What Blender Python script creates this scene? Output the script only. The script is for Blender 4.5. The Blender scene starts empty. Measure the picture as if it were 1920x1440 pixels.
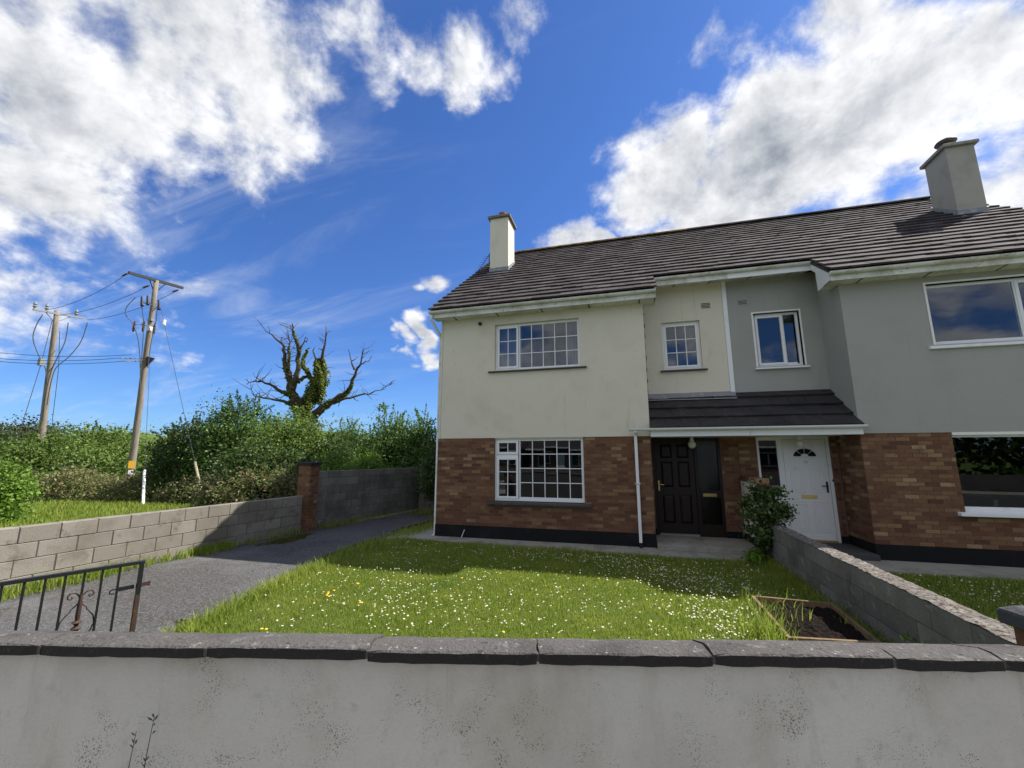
import bpy, bmesh, math, random
import numpy as np
from mathutils import Vector, Matrix, Quaternion
rnd = random.Random(7); NR = np.random.default_rng(11)
S = bpy.context.scene; COL = S.collection
# ------------------------------------------------------------------ camera
F_PX, PITCH, YAW, EYE = 776.07, math.radians(9.975), math.radians(15.309), 1.878
cd = bpy.data.cameras.new('camera'); cam = bpy.data.objects.new('camera', cd); COL.objects.link(cam)
cam.location = (0, 0, EYE); cam.rotation_euler = (math.pi/2 + PITCH, 0, YAW)
cd.sensor_width = 36; cd.lens = 36*F_PX/1920; cd.clip_start = .05; cd.clip_end = 3000
S.camera = cam
_R = Matrix.Rotation(YAW, 3, 'Z') @ Matrix.Rotation(math.pi/2 + PITCH, 3, 'X')
def ray(u, v): return _R @ Vector(((u-960)/F_PX, (720-v)/F_PX, -1))
CP = Vector((0, 0, EYE))
def PY(u, v, y): d = ray(u, v); return CP + d*(y/d.y)
def PX(u, v, x): d = ray(u, v); return CP + d*(x/d.x)
def PZ(u, v, z=0): d = ray(u, v); return CP + d*((z-EYE)/d.z)
def PD(u, v, D): d = ray(u, v); return CP + d*(D/math.hypot(d.x, d.y))     # at a horizontal distance
# ------------------------------------------------------------------ light, sky
SUN = Vector((.66, .455, 1.0)).normalized()
SKY_STR, SUN_STR, EXPO = .115, 5.0, .85
sd = bpy.data.lights.new('sun', 'SUN'); sd.energy = SUN_STR; sd.angle = math.radians(.53); sd.color = (1, .955, .88)
so = bpy.data.objects.new('sun', sd); COL.objects.link(so); so.rotation_euler = SUN.to_track_quat('Z', 'Y').to_euler()
so.location = (30, 20, 50)
S.view_settings.view_transform = 'Standard'; S.view_settings.look = 'None'
S.view_settings.exposure = EXPO; S.view_settings.gamma = 1; S.view_settings.use_curve_mapping = False
class NT:
    def __init__(s, tree): s.t = tree
    def n(s, typ, **kw):
        nd = s.t.nodes.new(typ)
        for k, v in kw.items():
            if k == 'i':
                for kk, vv in v.items():
                    if isinstance(vv, bpy.types.NodeSocket): s.t.links.new(vv, nd.inputs[kk])
                    else: nd.inputs[kk].default_value = vv
            else: setattr(nd, k, v)
        return nd
    def m(s, op, a, b=None, c=None, clamp=False):
        nd = s.n('ShaderNodeMath', operation=op); nd.use_clamp = clamp
        for k, x in enumerate((a, b, c)):
            if x is None: continue
            if isinstance(x, bpy.types.NodeSocket): s.t.links.new(x, nd.inputs[k])
            else: nd.inputs[k].default_value = x
        return nd.outputs[0]
    def vm(s, op, a, b=None, out=0):
        nd = s.n('ShaderNodeVectorMath', operation=op)
        for k, x in enumerate((a, b)):
            if x is None: continue
            if isinstance(x, bpy.types.NodeSocket): s.t.links.new(x, nd.inputs[k])
            elif op == 'SCALE' and k == 1: nd.inputs[3].default_value = x
            else: nd.inputs[k].default_value = x
        return nd.outputs[out]
    def mr(s, x, a, b, c=0., d=1., smooth=True):
        nd = s.n('ShaderNodeMapRange'); nd.interpolation_type = 'SMOOTHSTEP' if smooth else 'LINEAR'
        s.t.links.new(x, nd.inputs[0])
        for k, v in enumerate((a, b, c, d)): nd.inputs[k+1].default_value = v
        return nd.outputs[0]
    def noise(s, vec, scale, detail=4, rough=.55, dist=0.):
        nd = s.n('ShaderNodeTexNoise', i={'Scale': scale, 'Detail': detail, 'Roughness': rough, 'Distortion': dist})
        if vec is not None: s.t.links.new(vec, nd.inputs['Vector'])
        return nd.outputs['Fac']
    def mix(s, f, a, b):
        nd = s.n('ShaderNodeMix', data_type='RGBA')
        for k, x in ((0, f), (6, a), (7, b)):
            if isinstance(x, bpy.types.NodeSocket): s.t.links.new(x, nd.inputs[k])
            else: nd.inputs[k].default_value = (*x, 1) if isinstance(x, tuple) and len(x) == 3 else x
        return nd.outputs[2]
def build_world():
    w = bpy.data.worlds.new('World'); S.world = w; w.use_nodes = True
    t = w.node_tree; t.nodes.clear(); N = NT(t)
    sky = N.n('ShaderNodeTexSky', sky_type='NISHITA'); sky.sun_disc = False
    sky.sun_elevation = math.asin(SUN.z); sky.sun_rotation = math.atan2(SUN.x, SUN.y)
    sky.air_density = 1.0; sky.dust_density = .25; sky.ozone_density = 3.0; sky.altitude = 60
    d = N.vm('NORMALIZE', N.n('ShaderNodeTexCoord').outputs['Generated'])
    sp = N.n('ShaderNodeSeparateXYZ'); t.links.new(d, sp.inputs[0])
    zz = N.m('ADD', N.m('MAXIMUM', sp.outputs[2], 0.), .22)
    cb = N.n('ShaderNodeCombineXYZ')
    t.links.new(N.m('DIVIDE', sp.outputs[0], zz), cb.inputs[0]); t.links.new(N.m('DIVIDE', sp.outputs[1], zz), cb.inputs[1])
    p = cb.outputs[0]
    # cumulus: (pixel u, v, angular radius, weight)
    wob = N.n('ShaderNodeTexNoise', i={'Scale': 2.2, 'Detail': 3.}); t.links.new(p, wob.inputs['Vector'])
    dw = N.vm('ADD', d, N.vm('SCALE', N.vm('SUBTRACT', wob.outputs['Color'], (.5, .5, .5)), .22))
    blobs = [(110, 90, .38, .74), (330, 90, .30, .80), (480, 180, .17, .84), (420, 290, .13, .72), (60, 310, .20, .66), (320, 370, .09, .66), (-300, 150, .5, .9),
             (680, 20, .16, .70), (760, 70, .12, .7), (880, 110, .13, .72), (960, 20, .09, .66),
             (1250, 330, .17, 1.), (1430, 310, .20, 1.1), (1620, 250, .22, 1.05), (1830, 170, .19, .85), (1540, 50, .12, .72), (1900, 320, .2, 1.), (1350, 400, .17, 1.1), (1350, 90, .12, .62),
             (1060, 438, .075, .8), (1110, 462, .06, .9), (830, 546, .062, .92), (800, 566, .04, .85), (802, 646, .05, .92), (765, 654, .038, .85), (742, 659, .025, .7), (618, 582, .035, .62), (686, 583, .03, .6), (2100, 300, .4, 1.)]
    mk = None
    for (u, v, r, wt) in blobs:
        c = ray(u, v).normalized()
        ds = N.vm('DISTANCE', dw, tuple(c), out=1)
        f = N.mr(ds, r*1.35, r*.1, 0., wt)
        mk = f if mk is None else N.m('MAXIMUM', mk, f)
    # outside the picture the same broken cloud goes on
    ax = ray(960, 560).normalized()
    out = N.mr(N.vm('DISTANCE', d, tuple(ax), out=1), 1.0, 1.35)
    lowf = N.mr(N.noise(N.vm('ADD', p, (-1.3, 4.2, 0)), .9, 2), .36, .56, .25, 1.05)
    mk = N.m('MAXIMUM', mk, N.m('MULTIPLY', lowf, out))
    n1 = N.m('ADD', N.m('MULTIPLY', N.noise(p, 3.1, 12, .60, .35), .45), N.m('MULTIPLY', N.noise(d, 7.5, 12, .60, .15), .55))
    off = N.vm('ADD', p, (SUN.x*.07, SUN.y*.07, 0))
    n2 = N.m('ADD', N.m('MULTIPLY', N.noise(off, 3.1, 6, .60, .35), .45), N.m('MULTIPLY', N.noise(N.vm('ADD', d, tuple(SUN*.035)), 7.5, 8, .60, .15), .55))
    den = N.m('ADD', N.m('MULTIPLY', mk, .86), N.m('MULTIPLY', N.m('SUBTRACT', n1, .5), 2.4))
    al = N.mr(den, .34, .74)
    hz = N.mr(sp.outputs[2], .01, .06)
    al = N.m('MULTIPLY', al, hz)
    thick = N.mr(den, .55, 1.15)
    lit = N.m('ADD', N.m('MULTIPLY', N.m('SUBTRACT', n1, n2), 3.6), .72)
    lit = N.m('SUBTRACT', lit, N.m('MULTIPLY', thick, .30), clamp=True)
    ccol = N.mix(lit, (.30, .335, .39), (.98, .985, 1.0))
    # thin cirrus
    str_ = N.n('ShaderNodeMapping'); str_.inputs['Scale'].default_value = (1.1, 3.6, 1); str_.inputs['Rotation'].default_value = (0, 0, .7)
    t.links.new(p, str_.inputs['Vector'])
    ci = N.mr(N.noise(str_.outputs[0], 1.1, 7, .6, .8), .46, .82, 0., .50)
    cm = N.mr(N.vm('DISTANCE', dw, tuple(ray(60, 520).normalized()), out=1), .85, .10, .06, 1.)
    ci = N.m('MULTIPLY', N.m('MULTIPLY', ci, cm), hz)
    skc = N.vm('MULTIPLY', sky.outputs[0], (.31, .475, .76))
    K = 1/SKY_STR*.56
    wh = N.n('ShaderNodeRGB'); wh.outputs[0].default_value = (.80*K, .86*K, .95*K, 1)
    base = N.mix(ci, skc, wh.outputs[0])
    cc = N.vm('SCALE', ccol, K*1.12)
    col = N.mix(al, base, cc)
    bg = N.n('ShaderNodeBackground', i={'Color': col, 'Strength': SKY_STR})
    o = N.n('ShaderNodeOutputWorld'); t.links.new(bg.outputs[0], o.inputs[0])
build_world()
# ------------------------------------------------------------------ materials
MATS = {}
def mat(name, base, rough=.8, var=(), bump=None, spec=.5, metal=0., ramp=None, trans=0., grain=None, rmix=None):
    """var: (noise scale, colour, lo, hi[, squash z]); ramp: [(pos,colour)] by object/island random; bump: (scale, strength, distance)"""
    if name in MATS: return MATS[name]
    m = bpy.data.materials.new(name); m.use_nodes = True; t = m.node_tree; N = NT(t)
    bs = t.nodes['Principled BSDF']; pos = N.n('ShaderNodeNewGeometry')
    P = pos.outputs['Position']
    col = (*base, 1)
    if ramp:
        r = N.m('FRACT', N.m('ADD', N.m('MULTIPLY', pos.outputs['Random Per Island'], 7.31), N.m('MULTIPLY', N.n('ShaderNodeObjectInfo').outputs['Random'], 3.7)))
        cr = N.n('ShaderNodeValToRGB'); e = cr.color_ramp.elements
        e[0].position, e[0].color = ramp[0][0], (*ramp[0][1], 1); e[1].position, e[1].color = ramp[-1][0], (*ramp[-1][1], 1)
        for q, c in ramp[1:-1]: x = e.new(q); x.color = (*c, 1)
        t.links.new(r, cr.inputs[0]); col = cr.outputs[0]
    for vv in var:
        sc, c2, lo, hi = vv[:4]; vec = P
        if len(vv) > 4: vec = N.vm('MULTIPLY', P, vv[4])
        col = N.mix(N.mr(N.noise(vec, sc, 6, .62), lo, hi), col, (*c2, 1))
    if grain:
        g = N.mr(N.noise(P, grain[0], 3, .7), .25, .75, 1-grain[1], 1+grain[1], False)
        col = N.vm('SCALE', col, 1.) if not isinstance(col, bpy.types.NodeSocket) else col
        hsv = N.n('ShaderNodeHueSaturation'); 
        if isinstance(col, bpy.types.NodeSocket): t.links.new(col, hsv.inputs['Color'])
        t.links.new(g, hsv.inputs['Value']); col = hsv.outputs[0]
    if isinstance(col, bpy.types.NodeSocket): t.links.new(col, bs.inputs['Base Color'])
    else: bs.inputs['Base Color'].default_value = col
    bs.inputs['Roughness'].default_value = rough; bs.inputs['Specular IOR Level'].default_value = spec; bs.inputs['Metallic'].default_value = metal
    if bump:
        b = N.n('ShaderNodeBump', i={'Strength': bump[1], 'Distance': bump[2], 'Height': N.noise(P, bump[0], 5, .6)})
        t.links.new(b.outputs[0], bs.inputs['Normal'])
    if trans:
        tr = N.n('ShaderNodeBsdfTranslucent')
        if isinstance(col, bpy.types.NodeSocket): t.links.new(col, tr.inputs[0])
        else: tr.inputs[0].default_value = col
        mx = N.n('ShaderNodeMixShader', i={0: trans}); t.links.new(bs.outputs[0], mx.inputs[1]); t.links.new(tr.outputs[0], mx.inputs[2])
        t.links.new(mx.outputs[0], t.nodes['Material Output'].inputs[0])
    MATS[name] = m; return m
def glass_mat(name, tint=(.8, .84, .86), ior=1.68, rough=0.):
    m = bpy.data.materials.new(name); m.use_nodes = True; t = m.node_tree; t.nodes.clear(); N = NT(t)
    ge = N.n('ShaderNodeNewGeometry'); ca = N.m('ABSOLUTE', N.vm('DOT_PRODUCT', ge.outputs['Incoming'], ge.outputs['Normal'], out=1))
    f0 = ((ior-1)/(ior+1))**2; fr = N.m('MULTIPLY_ADD', N.m('POWER', N.m('SUBTRACT', 1., ca), 5.), 1-f0, f0)
    gl = N.n('ShaderNodeBsdfGlossy', i={'Roughness': rough, 'Color': (.95, .97, 1, 1)})
    tr = N.n('ShaderNodeBsdfTransparent', i={0: (*tint, 1)})
    mx = N.n('ShaderNodeMixShader', i={0: fr, 1: tr.outputs[0], 2: gl.outputs[0]})
    o = N.n('ShaderNodeOutputMaterial'); t.links.new(mx.outputs[0], o.inputs[0]); MATS[name] = m; return m
cream = mat('cream_render', (.66, .62, .51), .9, [(1.1, (.61, .57, .465), .45, .75), (7, (.50, .46, .35), .62, .80), (.55, (.58, .535, .425), .55, .75), (26, (.34, .31, .23), .72, .80), (3.3, (.48, .45, .35), .62, .82, (1, 1, .2)), (10, (.47, .44, .345), .62, .80, (1, 1, .05))], (60, .35, .01), .2, grain=(140, .05))
greyr = mat('sage_grey_render', (.345, .348, .325), .88, [(.9, (.31, .312, .29), .45, .75), (12, (.28, .29, .265), .62, .82), (9, (.29, .30, .27), .60, .80, (1, 1, .05))], (70, .3, .01), .2, grain=(140, .04))
mortar = mat('mortar', (.17, .115, .08), .95, [(8, (.14, .10, .08), .4, .7)], (90, .5, .01), .1)
BR = [(0, (.10, .046, .030)), (.2, (.132, .060, .036)), (.45, (.160, .077, .043)), (.62, (.182, .093, .050)), (.8, (.20, .112, .060)), (.9, (.235, .142, .074)), (.97, (.285, .19, .10)), (1, (.33, .235, .13))]
brickm = mat('brick', (.2, .08, .05), .85, [(.7, (.12, .055, .034), .50, .72), (3, (.12, .055, .035), .55, .78), (40, (.09, .04, .03), .58, .78), (14, (.33, .27, .22), .74, .82)], (120, .5, .008), .25, ramp=BR, grain=(60, .16))
black = mat('black_plinth_paint', (.007, .007, .008), .8, [(2.5, (.014, .014, .015), .5, .7)], (40, .3, .01), .25)
upvc = mat('white_upvc', (.76, .77, .78), .32, [(4, (.62, .62, .60), .58, .78)], None, .5)
upvcd = mat('weathered_white_upvc', (.66, .67, .63), .45, [(2.5, (.46, .46, .38), .42, .66), (7, (.30, .30, .21), .58, .72), (16, (.13, .13, .08), .60, .72), (60, (.16, .15, .10), .64, .76)], (60, .2, .01), .4)
lead = mat('lead', (.21, .22, .235), .6, [(9, (.33, .34, .35), .5, .7)], (20, .4, .02), .5)
sillm = mat('dark_painted_sill', (.045, .040, .040), .6, [(14, (.11, .10, .09), .55, .75)], (50, .4, .01))
TR = [(0, (.048, .040, .042)), (.4, (.066, .056, .058)), (.75, (.080, .069, .070)), (1, (.10, .088, .086))]
tilem = mat('roof_tile', (.07, .06, .06), .92, [(5, (.035, .03, .028), .5, .72), (28, (.17, .16, .14), .64, .76), (1.2, (.045, .040, .028), .52, .72), (9, (.10, .085, .045), .66, .78)], (70, .5, .01), .12, ramp=TR, grain=(30, .2))
mossy = mat('mossy_ridge', (.10, .075, .05), .9, [(6, (.26, .17, .05), .40, .58), (25, (.06, .05, .03), .55, .7)], (50, .8, .02), .2)
tilep = mat('porch_tile', (.03, .027, .028), .7, [(6, (.055, .05, .048), .5, .7), (1.5, (.018, .017, .018), .5, .7)], (70, .4, .01), .35, grain=(30, .2))
block = mat('concrete_block', (.22, .20, .17), .92, [(1.1, (.165, .148, .12), .42, .66), (5, (.13, .115, .09), .52, .72), (19, (.31, .29, .25), .62, .76), (45, (.07, .06, .048), .62, .76)], (60, .8, .008), .2, ramp=[(0, (.195, .177, .148)), (.5, (.22, .20, .17)), (1, (.25, .23, .195))], grain=(90, .10))
blockd = mat('dark_concrete_block', (.15, .143, .128), .92, [(1.3, (.10, .094, .082), .42, .7), (7, (.25, .24, .22), .56, .72), (2.6, (.27, .26, .24), .66, .78, (1, 1, .4)), (30, (.045, .042, .038), .60, .74)], (45, 1., .015), .2, ramp=[(0, (.13, .124, .112)), (1, (.20, .19, .172))], grain=(90, .10))
joint = mat('block_joint', (.085, .077, .064), .95, [], (60, .5, .01), .1)
lichen = mat('lichen_wall_top', (.17, .158, .14), .95, [(9, (.27, .25, .22), .48, .62), (24, (.085, .045, .033), .50, .62), (40, (.035, .03, .027), .56, .68)], (40, 1., .03), .1)
def speck_mat():
    m = mat('rendered_front_wall', (.50, .487, .447), .92, [(.9, (.40, .388, .352), .45, .7), (.55, (.51, .50, .465), .5, .7, (1, 1, .5)), (4, (.36, .345, .30), .52, .80, (1, 1, .25)), (14, (.40, .39, .355), .56, .76), (9, (.33, .32, .28), .60, .78, (1, 1, .07)), (2.2, (.38, .365, .31), .5, .72)], (55, .45, .012), .2, grain=(120, .05))
    t = m.node_tree; N = NT(t); bs = t.nodes['Principled BSDF']; src = bs.inputs['Base Color'].links[0].from_socket
    P = N.n('ShaderNodeNewGeometry').outputs['Position']
    sz_ = N.n('ShaderNodeSeparateXYZ'); t.links.new(P, sz_.inputs[0]); zc = sz_.outputs[2]
    col = src
    for sc, thr, dens in ((52, .175, (.22, .74)), (95, .225, (.20, .74)), (36, .11, (.30, .76)), (150, .26, (.18, .70)), (70, .18, (.25, .70))):
        v = N.n('ShaderNodeTexVoronoi', i={'Scale': sc, 'Randomness': 1.}); t.links.new(N.vm('ADD', P, N.vm('SCALE', N.n('ShaderNodeTexNoise', i={'Scale': 30.}).outputs['Color'], .02)), v.inputs['Vector'])
        keep = N.mr(N.m('SUBTRACT', N.noise(P, 2.3, 4, .7), N.mr(zc, .85, 1.16, -.06, .10)), *dens)
        sz = N.m('MULTIPLY', keep, thr)
        spk = N.m('LESS_THAN', v.outputs['Distance'], N.m('MULTIPLY', sz, N.mr(N.noise(P, 9, 1), .3, .7, .2, 1.2)))
        col = N.mix(N.m('MULTIPLY', spk, .66), col, (.075, .07, .056, 1))
    t.links.new(col, bs.inputs['Base Color'])
    return m
frontw = speck_mat()
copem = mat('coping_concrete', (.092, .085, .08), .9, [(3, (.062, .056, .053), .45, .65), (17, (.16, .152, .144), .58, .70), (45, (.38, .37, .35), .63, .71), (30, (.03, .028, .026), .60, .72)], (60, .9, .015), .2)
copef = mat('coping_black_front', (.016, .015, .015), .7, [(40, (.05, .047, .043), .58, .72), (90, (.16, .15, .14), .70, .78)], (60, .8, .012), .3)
tarmac = mat('tarmac', (.075, .073, .074), .93, [(.55, (.115, .112, .11), .48, .64), (.8, (.045, .042, .04), .48, .62), (.35, (.05, .047, .043), .5, .6), (2.6, (.052, .043, .032), .56, .70), (26, (.15, .147, .143), .54, .66), (42, (.20, .195, .19), .54, .66), (130, (.26, .255, .25), .56, .68), (60, (.022, .021, .021), .56, .66), (12, (.10, .097, .095), .5, .66), (1.7, (.06, .065, .025), .68, .76)], (120, 1., .012), .25)
road = mat('asphalt', (.06, .06, .062), .92, [(60, (.11, .11, .11), .55, .75)], (120, .8, .01), .3)
conc = mat('path_concrete', (.29, .275, .24), .93, [(2, (.20, .19, .155), .45, .65), (14, (.30, .285, .255), .6, .75), (5, (.10, .105, .06), .64, .76)], (50, .6, .01), .2, grain=(80, .1))
soil = mat('soil', (.013, .009, .007), .98, [(30, (.028, .019, .014), .5, .65), (120, (.20, .18, .16), .735, .76)], (40, 1., .04), .1)
timber = mat('weathered_timber', (.20, .135, .075), .9, [(6, (.12, .085, .05), .45, .65), (30, (.30, .23, .15), .6, .75)], (60, .6, .008), .2)
brownd = mat('dark_mahogany_paint', (.014, .0065, .0045), .45, [(12, (.012, .007, .006), .5, .7, (1, 1, .1))], None, .35)
brass = mat('brass', (.62, .47, .20), .32, [], None, .5, .9)
ironk = mat('black_iron', (.016, .017, .019), .42, [(25, (.07, .035, .02), .66, .8)], (80, .4, .004), .5, .3)
rust = mat('rusty_iron', (.055, .032, .024), .7, [(20, (.11, .05, .025), .5, .7)], (80, .6, .005), .4, .3)
polem = mat('weathered_pole', (.24, .205, .165), .92, [(3, (.15, .125, .10), .45, .7, (4, 4, .5)), (20, (.32, .29, .25), .6, .75, (3, 3, .3))], (30, .6, .02), .2)
wirem = mat('cable', (.05, .05, .052), .6)
white = mat('white_paint', (.75, .75, .73), .6, [(8, (.45, .45, .42), .6, .75)])
yellow = mat('yellow_sign', (.75, .42, .02), .6)
steel = mat('galvanised_steel', (.24, .245, .25), .65, [(20, (.15, .13, .11), .58, .72)], None, .4, .2)
porcel = mat('brown_porcelain', (.10, .03, .025), .25)
terra = mat('terracotta', (.33, .10, .055), .85, [(10, (.18, .07, .045), .5, .7)])
globe = mat('opal_glass', (.72, .72, .68), .25)
curtain = mat('curtain', (.34, .30, .36), .9)
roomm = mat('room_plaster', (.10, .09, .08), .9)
def leafmat(n, cols, tr=.42): return mat(n, cols[0], .55, [(.9, tuple(x*.72 for x in cols[0]), .5, .75)], None, .35, ramp=[(k/(len(cols)-1), c) for k, c in enumerate(cols)], trans=tr)
lf_haw = leafmat('hawthorn_leaf', [(0.063, 0.121, 0.019), (0.106, 0.185, 0.03), (0.162, 0.24, 0.045), (0.237, 0.306, 0.064)])
lf_dark = leafmat('dark_leaf', [(0.028, 0.059, 0.014), (0.047, 0.091, 0.019), (0.078, 0.134, 0.027), (0.134, 0.189, 0.042)])
lf_mid = leafmat('mid_leaf', [(0.057, 0.118, 0.026), (0.098, 0.187, 0.039), (0.15, 0.256, 0.057), (0.249, 0.354, 0.099)])
lf_brt = leafmat('bright_leaf', [(0.092, 0.184, 0.022), (0.154, 0.277, 0.033), (0.216, 0.339, 0.045)])
lf_brm = leafmat('bramble_leaf', [(0.065, 0.116, 0.03), (0.123, 0.173, 0.046), (0.197, 0.23, 0.075), (0.281, 0.215, 0.099), (0.314, 0.264, 0.148)])
lf_ivy = leafmat('ivy_leaf', [(0.02, 0.041, 0.011), (0.036, 0.071, 0.015), (0.069, 0.117, 0.026), (0.166, 0.221, 0.066)], .2)
lf_far = leafmat('far_leaf', [(0.04, 0.065, 0.025), (0.064, 0.094, 0.032), (0.1, 0.126, 0.043)])
lf_cop = leafmat('copper_leaf', [(.020, .008, .010), (.035, .013, .014)])
bark = mat('bark', (.10, .075, .055), .95, [(8, (.055, .042, .032), .45, .65, (2, 2, .4)), (20, (.17, .145, .12), .62, .75)], (25, 1., .03), .1)
twig = mat('bramble_stem', (.15, .105, .08), .9)
grassm = mat('grass_blade', (.08, .13, .02), .6, [(1.3, (.32, .37, .065), .45, .70), (.6, (.17, .25, .033), .52, .74), (3.1, (.13, .20, .028), .58, .74)], None, .3, ramp=[(0, (.16, .235, .026)), (.5, (.23, .32, .042)), (.85, (.30, .37, .065)), (1, (.42, .39, .15))], trans=.5)
lawnm = mat('lawn_ground', (.07, .10, .02), .97, [(6, (.10, .125, .028), .45, .65), (40, (.03, .032, .012), .55, .7)], (40, 1., .03), .1)
fieldm = mat('field', (.075, .115, .022), .97, [(.35, (.10, .135, .03), .45, .65), (3, (.06, .095, .018), .5, .7)], (8, .8, .05), .1)
mossm = mat('moss', (.07, .085, .015), .98, [(12, (.10, .085, .03), .5, .66)], (60, 1., .02), .1)
petal = mat('daisy_petal', (.66, .66, .62), .7, trans=.2)
yolk = mat('daisy_eye', (.75, .48, .03), .7)
glass = glass_mat('window_glass'); glassd = glass_mat('dark_glass', (.45, .5, .5), 1.6)
obsc = glass_mat('obscured_glass', (.35, .38, .38), 1.55, .22)
# ------------------------------------------------------------------ mesh helpers
class MB:
    def __init__(s): s.v = []; s.f = []
    def add(s, vs, fs):
        o = len(s.v); s.v += [tuple(x) for x in vs]; s.f += [tuple(i+o for i in f) for f in fs]; return s
    def box(s, x0, x1, y0, y1, z0, z1):
        return s.add([(x0,y0,z0),(x1,y0,z0),(x1,y1,z0),(x0,y1,z0),(x0,y0,z1),(x1,y0,z1),(x1,y1,z1),(x0,y1,z1)],
                     [(0,3,2,1),(4,5,6,7),(0,1,5,4),(1,2,6,5),(2,3,7,6),(3,0,4,7)])
    def obox(s, c, ax, ay, az, hx, hy, hz):
        c, ax, ay, az = map(Vector, (c, ax, ay, az)); vs = []
        for k in (-1, 1):
            for a, b in ((-1,-1),(1,-1),(1,1),(-1,1)): vs.append(c + ax*hx*a + ay*hy*b + az*hz*k)
        return s.add(vs, [(0,3,2,1),(4,5,6,7),(0,1,5,4),(1,2,6,5),(2,3,7,6),(3,0,4,7)])
    def quad(s, a, b, c, d): return s.add([a, b, c, d], [(0, 1, 2, 3)])
    def tube(s, pts, rad, n=8, cap=True, jit=0):
        pts = [Vector(p) for p in pts]; rs = rad if isinstance(rad, (list, tuple)) else [rad]*len(pts); o = len(s.v); prev = None
        for i, p in enumerate(pts):
            d = (pts[min(i+1, len(pts)-1)] - pts[max(i-1, 0)]).normalized()
            if prev is None:
                a = d.cross(Vector((0, 0, 1))); a = a.normalized() if a.length > 1e-4 else Vector((1, 0, 0))
            else:
                a = (prev - d*prev.dot(d)).normalized()
            prev = a; b = d.cross(a)
            for k in range(n):
                q = 2*math.pi*k/n; r = rs[i]*(1 + (rnd.uniform(-jit, jit) if jit else 0)); s.v.append(tuple(p + (a*math.cos(q) + b*math.sin(q))*r))
        for i in range(len(pts)-1):
            for k in range(n):
                k2 = (k+1) % n; s.f.append((o+i*n+k, o+i*n+k2, o+(i+1)*n+k2, o+(i+1)*n+k))
        if cap: s.f.append(tuple(o+k for k in range(n))[::-1]); s.f.append(tuple(o+(len(pts)-1)*n+k for k in range(n)))
        return s
    def lathe(s, c, prof, n=16):
        o = len(s.v)
        for r, z in prof:
            for k in range(n): q = 2*math.pi*k/n; s.v.append((c[0]+r*math.cos(q), c[1]+r*math.sin(q), c[2]+z))
        for i in range(len(prof)-1):
            for k in range(n): k2 = (k+1) % n; s.f.append((o+i*n+k, o+i*n+k2, o+(i+1)*n+k2, o+(i+1)*n+k))
        s.f.append(tuple(o+k for k in range(n))[::-1]); s.f.append(tuple(o+(len(prof)-1)*n+k for k in range(n)))
        return s
    def prism(s, poly, f):     # poly: 2D list, f(a,b,k) -> 3D with k in 0,1
        n = len(poly); o = len(s.v)
        for k in (0, 1):
            for a, b in poly: s.v.append(tuple(f(a, b, k)))
        s.f.append(tuple(o+i for i in range(n))[::-1]); s.f.append(tuple(o+n+i for i in range(n)))
        for i in range(n): j = (i+1) % n; s.f.append((o+i, o+j, o+n+j, o+n+i))
        return s
    def sphere(s, c, r, n=12, m=8):
        prof = [(r*math.sin(math.pi*(i+.02)/(m+.04)) + 1e-4, -r*math.cos(math.pi*(i+.02)/(m+.04))) for i in range(m+1)]
        return s.lathe(c, prof, n)
    def build(s, name, m, parent=None, bevel=0, smooth=False, origin=None, kind=None):
        me = bpy.data.meshes.new(name)
        vs = s.v
        if origin is not None: vs = [(x-origin[0], y-origin[1], z-origin[2]) for x, y, z in vs]
        me.from_pydata(vs, [], s.f); me.materials.append(m)
        bm = bmesh.new(); bm.from_mesh(me)
        if not getattr(s, 'raw', False): bmesh.ops.recalc_face_normals(bm, faces=bm.faces)
        if bevel: bmesh.ops.bevel(bm, geom=bm.edges[:], offset=bevel, segments=1, affect='EDGES')
        bm.to_mesh(me); bm.free()
        if smooth: me.shade_smooth()
        o = bpy.data.objects.new(name, me); COL.objects.link(o)
        if origin is not None: o.location = origin
        if parent: o.parent = parent
        if kind: o['kind'] = kind
        return o
def tag(o, label, cat, group=None):
    o['label'] = label; o['category'] = cat
    if group: o['group'] = group
    return o
def thing(name, loc, label, cat, group=None):
    o = bpy.data.objects.new(name, None); COL.objects.link(o); o.location = loc; o.empty_display_size = .2
    return tag(o, label, cat, group)
def P(mb, name, m, par, **kw):           # a part whose vertices are given in world space under an Empty that only has a location
    off = par['_w'] if '_w' in par.keys() else tuple(par.location)
    o = mb.build(name, m, None, **kw); o.parent = par
    l = Vector(o.location) - Vector(off); o.location = l
    o['_w'] = tuple(Vector(off) + l); return o
def child(name, me, par, loc, rot=(0, 0, 0)):
    o = bpy.data.objects.new(name, me); COL.objects.link(o); o.parent = par
    off = Vector(par['_w']) if '_w' in par.keys() else Vector(par.location)
    o.location = Vector(loc) - off; o.rotation_euler = rot; return o
def boxmesh(name, sx, sy, sz, m, bev=0, org=(.5, .5, .5)):
    mb = MB().box(-sx*org[0], sx*(1-org[0]), -sy*org[1], sy*(1-org[1]), -sz*org[2], sz*(1-org[2]))
    o = mb.build(name, m, None, bevel=bev); me = o.data; bpy.data.objects.remove(o); return me
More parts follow.
